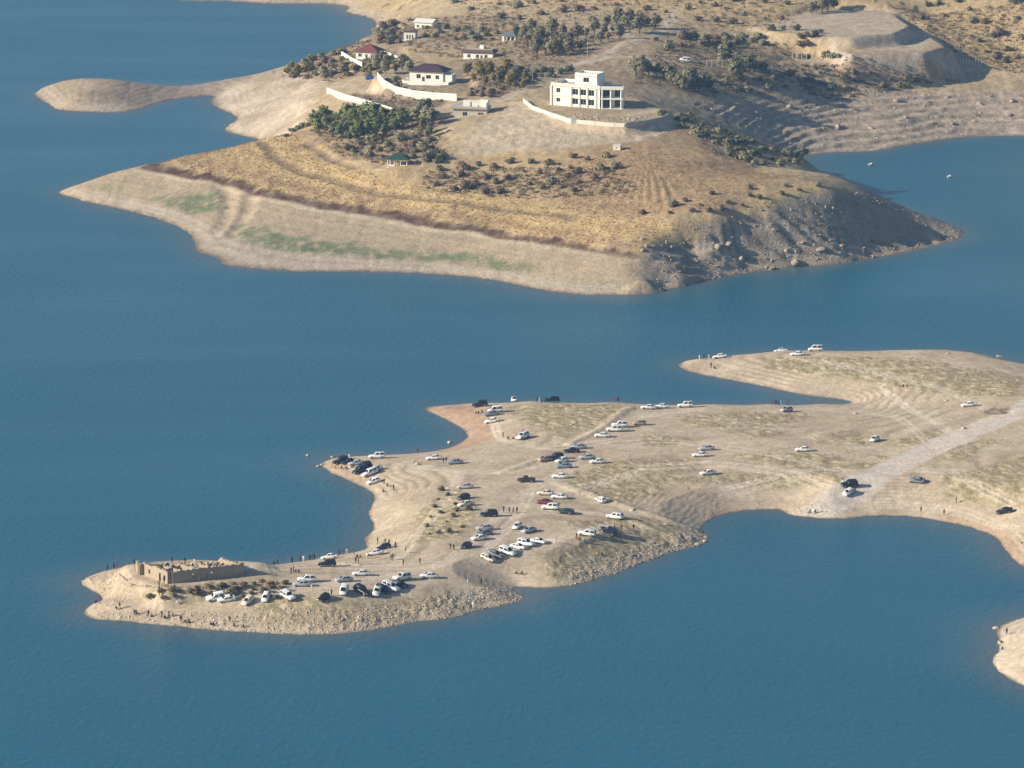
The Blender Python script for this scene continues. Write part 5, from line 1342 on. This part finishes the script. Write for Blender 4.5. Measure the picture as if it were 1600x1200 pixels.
LEAF = {'orchard green': leaf_mat('leaf_orchard', (0.169, 0.213, 0.081), (0.281, 0.308, 0.114)), 'olive green': leaf_mat('leaf_olive', (0.232, 0.223, 0.131), (0.400, 0.362, 0.208)),
        'yellow-green': leaf_mat('leaf_autumn', (0.228, 0.198, 0.072), (0.360, 0.288, 0.096)), 'dark green': leaf_mat('leaf_dark', (0.221, 0.232, 0.139), (0.403, 0.377, 0.222)), 'brown': leaf_mat('leaf_brown', (0.241, 0.178, 0.121), (0.368, 0.276, 0.178))}
BARK = mat('bark', (0.11, 0.08, 0.06), 0.95, var=0.3, scale=5)
def crown_mesh(seed, flatness, n_cl, n_leaf, lf, low=0.0):
    """unit crown (radius about 1, height about 2*flatness) of leaf-sized faces gathered in clumps"""
    rs = np.random.RandomState(seed)
    V, F = [], []
    for k in range(n_cl):
        d = rs.normal(size=3); d /= np.linalg.norm(d)
        r = 0.35 + 0.55 * rs.rand()
        c_ = d * r * np.array([1, 1, flatness]) * (0.85 + 0.3 * rs.rand()); c_[2] = c_[2] * .95 + flatness * (1 - low)
        cr = 0.20 + 0.20 * rs.rand()
        for q in range(n_leaf):
            u = rs.normal(size=3); u /= np.linalg.norm(u)
            p = c_ + u * cr * (0.6 + .5 * rs.rand()) * np.array([1, 1, .8])
            if p[2] < 0.02:
                p[2] = abs(p[2]) + .02
            n = u + rs.normal(size=3) * .5; n /= np.linalg.norm(n)
            a = np.cross(n, [.3, .2, 1]); a /= np.linalg.norm(a); b = np.cross(n, a); s_ = lf * (.6 + .8 * rs.rand())
            i = len(V); V += [p - a*s_ - b*s_*.6, p + a*s_ - b*s_*.6, p + a*s_*.7 + b*s_*.7, p - a*s_*.7 + b*s_*.7]; F.append((i, i+1, i+2, i+3))
    me = bpy.data.meshes.new('crown'); me.from_pydata([tuple(q) for q in V], [], F); me.materials.append(None)
    me.polygons.foreach_set('use_smooth', [True] * len(F))
    N_ = np.array(V) - np.array([0, 0, flatness * (.75 - low)]); N_ /= np.linalg.norm(N_, axis=1)[:, None]
    N_ += rs.normal(size=N_.shape) * .35; N_ /= np.linalg.norm(N_, axis=1)[:, None]
    me.normals_split_custom_set_from_vertices([tuple(q) for q in N_])
    return me
def trunk_mesh(seed, h, r):
    rs = random.Random(seed); mb = MB()
    mb.tube([(0,0,-.25),(0.02,0.01,h*.4),(rs.uniform(-.08,.08),rs.uniform(-.08,.08),h)], [r*1.25, r, r*.6], 6)
    for k in range(4):
        a = k * 1.6 + rs.random(); z0 = h * rs.uniform(.45, .9)
        mb.tube([(0,0,z0),(math.cos(a)*.25,math.sin(a)*.25,z0+h*.3),(math.cos(a)*.5,math.sin(a)*.5,z0+h*.75)], [r*.6, r*.4, r*.15], 5)
    return mb.mesh('trunk', True)
CROWNS = {'tree': [crown_mesh(s_, 1.05, 34, 34, .085, .0) for s_ in (1, 2, 3, 4, 5)], 'shrub': [crown_mesh(s_, .62, 22, 30, .095, .25) for s_ in (11, 12, 13, 14)], 'slim': [crown_mesh(s_, 2.0, 34, 32, .10, .05) for s_ in (21, 22)]}
TRUNK = {'tree': trunk_mesh(1, .75, .085), 'shrub': trunk_mesh(2, .4, .06), 'slim': trunk_mesh(3, 1.2, .08)}
def plant(px, py, form, leaf, w, label, group, rs, L=None):
    L = L or land_of(py); g = L.at(px, py); g[2] = L.h(g[0], g[1]) - .05
    nm = {'tree': 'broadleaf_tree', 'shrub': 'shrub', 'slim': 'slim_tree'}[form]
    t = thing(nm, label, 'shrub' if form == 'shrub' else 'tree', g, (0, 0, rs.uniform(0, 6.28)), group)
    t.scale = (w / 2,) * 3 if form != 'tree' else (w / 2, w / 2, w / 2 * rs.uniform(.9, 1.2))
    obj('trunk', TRUNK[form], BARK, t)
    obj('crown', rs.choice(CROWNS[form]), LEAF[leaf], t, (0, 0, {'tree': .35, 'shrub': .02, 'slim': .3}[form]))
def grow(phrase, group, pts, form, leaves, w0, w1, seed=1):
    """pts in photograph pixels; each plant labelled by its order from the left within its stand"""
    rs = random.Random(seed)
    for i, (px, py) in enumerate(sorted(pts)):
        lf = rs.choice(leaves)
        plant(px, py, form, lf, rs.uniform(w0, w1) * rs.choice([1.0, 1.25, 1.45, 1.7]), f'{lf} {"shrub" if form == "shrub" else "tree"} {phrase}, {ORD[i]}', group, rs)
def strew(poly, n, dmin, seed):
    rs = random.Random(seed); xs = [p[0] for p in poly]; ys = [p[1] for p in poly]; out = []; tries = 0
    while len(out) < n and tries < 4000:
        tries += 1
        x, y = rs.uniform(min(xs), max(xs)), rs.uniform(min(ys), max(ys)); ins = False
        for i in range(len(poly)):
            (x1, y1), (x2, y2) = poly[i], poly[(i+1) % len(poly)]
            if (y1 > y) != (y2 > y) and x < (x2-x1)*(y-y1)/(y2-y1)+x1:
                ins = not ins
        if ins and all(math.hypot(x - a, (y - b) * 1.6) > dmin for a, b in out):
            out.append((x, y))
    return out
G = 'orchard trees'
grow('in the back row of the green orchard', G, [(492,202),(505,199),(518,198),(531,197),(545,196),(558,196),(572,195),(586,195),(600,194),(614,193),(628,192),(641,190)], 'tree', ['orchard green'], 4.0, 5.2, 3)
grow('in the middle row of the green orchard', G, [(499,210),(512,209),(525,208),(538,208),(551,207),(564,207),(577,206),(590,206),(603,205),(617,204),(630,202)], 'tree', ['orchard green'], 3.2, 4.4, 4)
grow('in the front row of the green orchard', G, [(520,218),(533,219),(546,221),(559,221),(572,219),(586,217),(600,215)], 'tree', ['orchard green', 'orchard green', 'olive green'], 3.0, 4.2, 5)
grow('at the orchard end near the block house', 'dark trees by the block house', [(652,192),(663,190),(674,189),(657,184),(668,196),(676,197)], 'tree', ['dark green', 'olive green'], 3.6, 4.8, 6)
grow('standing upright right of the orchard', 'slim trees by the orchard', [(660,214),(667,217),(673,215)], 'slim', ['olive green', 'yellow-green'], 2.0, 2.6, 7)
grow('in the thicket between orchard and pavilion', 'thicket shrubs', strew([(535,225),(600,220),(650,210),(680,225),(690,248),(650,250),(590,250),(545,240)], 30, 11, 8), 'shrub', ['olive green', 'brown', 'olive green'], 2.6, 4.0, 9)
grow('on the left end of the orchard terrace', 'terrace shrubs', [(447,214),(458,207),(466,203),(474,200),(481,198)], 'shrub', ['brown', 'olive green'], 2.4, 3.6, 10)
grow('right of the garden pavilion', 'shrubs by the pavilion', [(668,252),(676,246),(684,255),(690,249)], 'shrub', ['olive green'], 3.0, 4.2, 11)
grow('on the brown slope right of the pavilion', 'slope shrubs', strew([(690,262),(800,255),(820,300),(760,308),(670,292)], 16, 16, 12), 'shrub', ['olive green', 'brown'], 2.4, 4.0, 13)
grow('on the rough slope below the villa', 'slope shrubs below the villa', strew([(830,250),(980,240),(960,275),(900,300),(820,310),(810,270)], 20, 17, 14), 'shrub', ['olive green', 'brown', 'dark green'], 2.0, 3.4, 15)
grow('on the bank left of the red-roofed house', 'bank shrubs', strew([(440,112),(490,92),(535,82),(540,100),(600,112),(590,122),(520,120),(460,128)], 28, 12, 16), 'shrub', ['olive green', 'brown', 'yellow-green'], 3.0, 4.6, 17)
grow('between the red and maroon roofed houses', 'garden trees', strew([(575,105),(640,98),(640,112),(600,118)], 12, 11, 18), 'tree', ['olive green', 'dark green', 'yellow-green'], 2.8, 4.0, 19)
grow('inside the curved wall of the maroon-roofed house', 'garden shrubs', [(612,132),(622,136),(632,141),(645,144),(606,126),(618,128),(660,147),(675,149)], 'shrub', ['olive green', 'dark green'], 2.2, 3.0, 20)
grow('in the stand right of the maroon-roofed house', 'yellowing trees', strew([(728,116),(790,116),(825,118),(820,142),(770,138),(735,128)], 20, 12, 21), 'tree', ['yellow-green', 'olive green', 'yellow-green'], 2.6, 3.6, 22)
grow('in the thin bare scrub behind the block house', 'bare shrubs', strew([(735,140),(790,140),(775,152),(735,150)], 10, 10, 23), 'shrub', ['brown'], 2.2, 3.4, 24)
grow('around the pale gable roof house', 'shrubs near the far shore', strew([(590,45),(640,32),(640,40),(625,50),(628,70),(600,72),(588,62)], 14, 11, 25), 'shrub', ['olive green', 'brown'], 2.8, 4.2, 26)
grow('on the shade side of the gable house', 'shrubs on the shaded slope', strew([(672,34),(720,44),(780,52),(770,64),(690,62),(655,58)], 22, 13, 27), 'shrub', ['dark green', 'brown', 'olive green'], 2.6, 4.0, 28)
grow('in the dark wood left of the road', 'dark wood', strew([(805,50),(860,50),(920,58),(918,84),(880,92),(830,88),(806,72)], 26, 12, 29), 'tree', ['dark green', 'brown', 'olive green'], 3.0, 4.2, 30)
grow('along the track above the dark wood', 'trees along the upper track', strew([(925,50),(1000,36),(1035,44),(990,56),(940,72)], 14, 13, 31), 'tree', ['dark green', 'brown'], 3.2, 4.6, 32)
grow('below the road bend left of the villa', 'trees by the road bend', strew([(790,118),(840,112),(880,108),(895,112),(860,122),(800,136)], 14, 12, 33), 'shrub', ['dark green', 'olive green'], 2.8, 4.2, 34)
grow('in the clump right of the villa', 'trees right of the villa', [(994,118),(1004,121),(1014,119),(1026,122),(1037,121),(1046,128)], 'tree', ['dark green', 'olive green'], 3.8, 5.0, 35)
grow('in the front clump right of the villa', 'trees right of the villa', [(1050,134),(1060,138),(1068,144),(1077,142),(1087,145),(1097,144),(1106,143)], 'tree', ['olive green', 'dark green'], 4.0, 5.2, 36)
grow('beside the pergola', 'trees by the pergola', [(1128,100),(1137,98),(1146,102),(1155,105),(1163,110),(1170,112),(1180,112),(1192,114),(1150,125),(1158,122)], 'tree', ['dark green', 'olive green'], 3.8, 5.2, 37)
grow('along the upper terrace right of the road', 'terrace trees', strew([(1020,62),(1110,56),(1200,62),(1190,74),(1090,80),(1040,78)], 20, 14, 38), 'shrub', ['dark green', 'brown', 'olive green'], 3.2, 5.0, 39)
grow('on the rough ground right of the front clump', 'scrub below the terraces', strew([(1110,128),(1200,120),(1300,112),(1400,122),(1480,132),(1400,140),(1250,142),(1130,146)], 28, 17, 40), 'shrub', ['brown', 'olive green', 'dark green'], 2.4, 4.2, 41)
grow('on the shaded east flank of the villa hill', 'shrubs on the east flank', strew([(1040,182),(1075,180),(1120,200),(1180,222),(1235,240),(1250,258),(1200,262),(1140,248),(1090,215)], 30, 13, 42), 'shrub', ['dark green', 'olive green', 'dark green'], 2.6, 4.6, 43)
grow('over the cove below the villa hill', 'trees over the cove', [(1234,246),(1246,250),(1254,250)], 'tree', ['dark green'], 2.6, 3.4, 44)
grow('just right of the villa rubble', 'shrubs on the villa platform', [(1033,180),(1064,182),(1071,188)], 'shrub', ['dark green'], 3.0, 4.0, 45)
grow('at the top of the earth fill', 'trees above the earth fill', [(1268,22),(1276,19),(1285,20),(1293,17),(1303,15)], 'tree', ['dark green', 'olive green'], 3.4, 4.6, 46)
grow('on the slope left of the earth fill', 'shrubs left of the earth fill', [(1204,48),(1222,46),(1243,47),(1252,61),(1262,60),(1272,57),(1280,52),(1250,75),(1262,74),(1290,90),(1300,91),(1310,90),(1250,92),(1262,91)], 'shrub', ['brown', 'olive green', 'dark green'], 3.0, 4.6, 47)
grow('scattered over the golden hillside top right', 'hillside bushes', [(1465,8),(1475,26),(1515,16),(1522,36),(1538,37),(1560,55),(1590,30),(1598,62),(1440,30),(1550,58),(1585,5),(1572,80),(1540,82),(1570,98),(1590,92),(1555,92),(1450,10),(1496,3),(1528,66)], 'shrub', ['brown', 'dark green', 'olive green'], 2.4, 4.0, 48)
grow('scattered over the distant slope at the top', 'bushes on the distant slope', strew([(700,4),(860,2),(1050,4),(1230,0),(1240,30),(1120,40),(1060,28),(900,34),(760,30)], 30, 24, 49), 'shrub', ['brown', 'dark green', 'brown'], 2.2, 3.8, 50)
grow('along the golden slope above the dark band', 'slope scrub', strew([(1000,335),(1100,300),(1250,285),(1290,292),(1150,325),(1040,345)], 18, 16, 51), 'shrub', ['olive green', 'brown'], 1.8, 2.8, 52)
grow('by the dry bank left of the ruin brush', 'low brush by the ruin', strew([(222,928),(270,920),(330,915),(440,905),(455,925),(440,938),(380,934),(300,930),(240,940)], 28, 12, 53), 'shrub', ['olive green', 'brown'], 1.2, 2.2, 54)
grow('on the scrubby mound left of the plateau', 'mound brush', strew([(690,765),(735,800),(730,830),(690,845),(655,840),(670,800)], 16, 13, 55), 'shrub', ['olive green', 'brown'], 1.0, 1.8, 56)

# ------------------------------------------------------------------ boulders, rubble and dry tufts
ROCKM = mat('limestone', (0.46, 0.385, 0.29), 0.95, spec=0.05, var=0.25, scale=1.5)
def rock_mesh(seed):
    bm = bmesh.new(); bmesh.ops.create_icosphere(bm, subdivisions=2, radius=1)
    rs = np.random.RandomState(seed); K = rs.normal(size=(7, 3)); K /= np.linalg.norm(K, axis=1)[:, None]; lim = .55 + .35 * rs.rand(7)
    for v in bm.verts:
        p = np.array(v.co)
        for k in range(7):
            t_ = p @ K[k]
            if t_ > lim[k]:
                p = p - K[k] * (t_ - lim[k])
        v.co = Vector(p * (1 + .06 * rs.normal()))
    me = bpy.data.meshes.new('boulder'); bm.to_mesh(me); bm.free(); me.materials.append(None); return me
ROCKS = [rock_mesh(s_) for s_ in range(5)]
DROCK = mat('weathered_limestone', (0.36, 0.295, 0.22), 0.95, spec=0.05, var=0.3, scale=0.4)
def boulders(phrase, group, pts, r0, r1, seed):
    rs = random.Random(seed)
    for i, (px, py) in enumerate(sorted(pts)):
        L = land_of(py); g = L.at(px, py); r = rs.uniform(r0, r1); g[2] += r * .05
        o = obj('boulder', rs.choice(ROCKS), DROCK if 'flank' in phrase or 'cove' in phrase else ROCKM, None, g, (rs.uniform(-.3, .3), rs.uniform(-.3, .3), rs.uniform(0, 6.28))); o.scale = (r * rs.uniform(.9, 1.5), r, r * rs.uniform(.55, .85))
        tag(o, f'limestone boulder {phrase}, {ORD[i]}', 'boulder', group)
boulders('on the rocky east flank of the headland', 'boulders on the headland flank', [(1002,375),(1004,392),(1010,386),(1049,387),(1122,386),(1131,385),(1137,382),(1142,388),(1157,404),(1162,402),(1243,413),(1282,392),(1298,378),(1317,385),(1350,388),(1364,402),(1206,420),(1255,380),(1230,393)], .8, 1.7, 1)
boulders('on the broken shore of the right cove', 'boulders above the right cove', strew([(1130,165),(1230,160),(1340,150),(1420,155),(1540,150),(1600,150),(1600,195),(1450,195),(1340,205),(1220,190)], 18, 30, 2), .8, 1.8, 3)
boulders('in the water by the crowded spit', 'boulders by the spit', [(481,712),(497,729),(503,727),(520,714)], .5, .9, 4)
boulders('by the water at the east bank', 'boulders on the east bank', [(1041,820),(987,797),(1103,840),(1101,847),(1090,852)], .5, 1.0, 5)
boulders('on the islet at the right edge', 'boulders by the islet', [(1557,982),(1564,1005)], .6, .9, 6)
boulders('strewn over the upper plain', 'boulders on the plain', [(898,661),(893,664),(1478,627),(1562,557),(1480,553),(1506,670),(1596,849),(1337,647),(646,722),(652,726),(702,692)], .5, .9, 7)

def scatter(name, L, m, spec, seed, smin, smax, kind):
    """uncountable rubble or dry tufts, joined in one mesh: kind 'rock' (20 faces) or 'tuft' (5 blades)"""
    rs = np.random.RandomState(seed); PX, PY, SZ = [], [], []
    for P, n in spec:
        W = np.array(L.pts(P)); a, b = W.min(0), W.max(0); got = 0
        x = a[0] + (b[0] - a[0]) * rs.rand(n * 6); y = a[1] + (b[1] - a[1]) * rs.rand(n * 6)
        k = np.where((sdf_poly(x, y, W) > 0) & (L.h(x, y) > .05))[0][:n]
        PX.append(x[k]); PY.append(y[k])
    x, y = np.concatenate(PX), np.concatenate(PY); n = len(x); z = L.h(x, y); s_ = smin + (smax - smin) * rs.rand(n) ** 2.5
    if kind == 'rock':
        bm = bmesh.new(); bmesh.ops.create_icosphere(bm, subdivisions=1, radius=1); bv = np.array([v.co for v in bm.verts]); bf = np.array([[v.index for v in f.verts] for f in bm.faces]); bm.free()
        V = bv[None] * (1 + .28 * rs.normal(size=(n, len(bv), 1))) * (s_[:, None, None] * (.6 + .8 * rs.rand(n, 1, 3)) * np.array([1, 1, .7]))
    elif kind == 'brush':
        k = 15; V = np.zeros((n, k * 3, 3)); bf = np.arange(k * 3).reshape(k, 3)
        for j in range(k):
            u = rs.normal(size=(n, 3)); u /= np.linalg.norm(u, axis=1)[:, None]; u[:, 2] = np.abs(u[:, 2]) * .7
            for q in range(3):
                V[:, 3*j+q] = (u * .75 + rs.normal(size=(n, 3)) * .32) * s_[:, None]
        V[:, :, 2] = np.maximum(V[:, :, 2], -.05)
    else:
        k = 7; V = np.zeros((n, k * 3, 3)); bf = np.arange(k * 3).reshape(k, 3); a = rs.rand(n, k) * 6.28
        for j in range(k):
            d = np.stack([np.cos(a[:, j]), np.sin(a[:, j])], 1); r = s_ * (.5 + .6 * rs.rand(n)); w = s_ * .35
            V[:, 3*j, :2] = np.stack([-d[:, 1], d[:, 0]], 1) * w[:, None]; V[:, 3*j+1, :2] = -V[:, 3*j, :2]
            V[:, 3*j+2, :2] = d * r[:, None]; V[:, 3*j+2, 2] = s_ * (.5 + .6 * rs.rand(n)); V[:, 3*j:3*j+2, 2] -= .05
    V = V + np.stack([x, y, z - (0.25 * s_ if kind == 'rock' else 0)], 1)[:, None, :]
    nv = V.shape[1]; F = (bf[None] + (np.arange(n) * nv)[:, None, None]).reshape(-1, 3)
    me = quad_mesh(name, V.reshape(-1, 3), F, False); me.materials.append(m)
    o = bpy.data.objects.new(name, me); COL.objects.link(o); o['kind'] = 'stuff'
    return o
o = scatter('shore_rubble', NL, ROCKM, [([(380,950),(540,955),(640,945),(720,925),(830,920),(830,945),(700,972),(480,995),(380,990)], 5200), ([(860,905),(960,868),(1040,838),(1095,835),(1108,850),(1000,888),(900,918)], 2200), ([(120,905),(165,893),(205,905),(215,935),(170,950),(125,925)], 1300), ([(150,958),(300,955),(400,962),(400,990),(150,975)], 1800), ([(1100,806),(1240,790),(1320,800),(1320,815),(1230,808),(1110,826)], 500)], 5, .06, .36, 'rock')
tag(o, 'loose pale rubble covering the south and east banks of the peninsula', 'rubble')
o = scatter('hill_rubble', FL, DROCK, [([(1005,372),(1080,350),(1310,305),(1345,300),(1500,358),(1506,370),(1300,420),(1100,445),(1030,460)], 1200), ([(1080,168),(1200,152),(1350,142),(1600,140),(1650,142),(1650,212),(1500,213),(1360,233),(1260,240),(1150,190)], 1500), ([(850,172),(900,178),(980,184),(1030,180),(1010,190),(900,188)], 700)], 6, .12, .7, 'rock')
tag(o, 'loose limestone rubble on the flanks of the headland and the cove shore', 'rubble')
o = scatter('loose_stones', NL, ROCKM, [([(600,740),(900,640),(1500,590),(1590,640),(1590,780),(1330,800),(1100,790),(900,900),(640,900),(420,920),(600,860)], 4200)], 15, .04, .24, 'rock')
tag(o, 'small loose stones scattered over the bare plain', 'stones')
TUFT = leaf_mat('dry_tuft', (0.20, 0.165, 0.085), (0.36, 0.29, 0.16))
o = scatter('dry_scrub', NL, TUFT, [(P, int(min(2600, 0.9 * abs(sum(q[0] * r[1] - r[0] * q[1] for q, r in zip(W_, W_[1:] + W_[:1]))) / 2))) for P in SCRUB_N for W_ in [[tuple(v) for v in NL.pts(P)]]], 7, .08, .30, 'tuft')
tag(o, 'low dry thorn scrub in patches between the tracks', 'scrub')
GTUFT = leaf_mat('golden_tuft', (0.34, 0.23, 0.09), (0.50, 0.36, 0.16))
o = scatter('dry_grass', FL, GTUFT, [([(225,256),(400,215),(470,222),(500,250),(600,282),(720,300),(860,320),(1000,340),(1060,352),(1010,395),(850,376),(640,340),(450,308),(300,274)], 9000), ([(860,255),(1000,235),(1250,275),(1130,335),(1000,340),(880,330)], 3500), ([(1380,5),(1600,5),(1600,120),(1500,80)], 3500), ([(700,2),(1240,2),(1240,40),(1000,60),(760,50)], 3500)], 8, .18, .55, 'tuft')
tag(o, 'tall dry golden grass on the slopes of the headland', 'grass')

BRUSH = leaf_mat('brush_leaf', (0.13, 0.11, 0.065), (0.24, 0.19, 0.11))
o = scatter('undergrowth', FL, BRUSH, [([(430,118),(500,92),(560,60),(600,110),(520,128)], 714), ([(480,205),(680,190),(700,255),(600,258),(520,240)], 884), ([(590,60),(640,30),(850,40),(960,60),(900,100),(800,110),(640,80)], 1530), ([(760,110),(830,100),(850,130),(790,150),(740,150)], 425), ([(1000,90),(1100,54),(1240,70),(1240,140),(1100,150),(990,130)], 1360), ([(1060,180),(1110,192),(1240,236),(1260,256),(1180,262),(1100,240)], 714), ([(660,270),(800,262),(960,262),(1000,300),(820,312),(660,300)], 884), ([(1240,100),(1400,112),(1500,125),(1400,142),(1250,145)], 714), ([(520,150),(600,145),(700,158),(640,178)], 340), ([(1390,10),(1600,2),(1600,120),(1500,90)], 714), ([(700,2),(1240,2),(1240,40),(1000,50),(760,40)], 884)], 9, .35, 1.3, 'brush')
tag(o, 'low brown and olive undergrowth covering the headland slopes', 'undergrowth')
# ------------------------------------------------------------------ haze
def haze():
    me = MB().box(-3000, 3000, -400, 6000, -8, 300).mesh('haze')
    m = bpy.data.materials.new('haze_air'); m.use_nodes = True; nt = m.node_tree
    nt.nodes.remove(nt.nodes['Principled BSDF'])
    v = nt.nodes.new('ShaderNodeVolumePrincipled'); v.inputs['Color'].default_value = (0.30, 0.58, 1.0, 1); v.inputs['Density'].default_value = HAZE; v.inputs['Anisotropy'].default_value = 0.2
    nt.links.new(v.outputs[0], nt.nodes['Material Output'].inputs['Volume'])
    o = obj('haze', me, m); o['kind'] = 'stuff'; tag(o, 'thin pale blue air over the reservoir', 'haze')
HAZE = 0.00008
if HAZE:
    haze()
print('all', round(time.time() - T0, 1), len(bpy.data.objects))
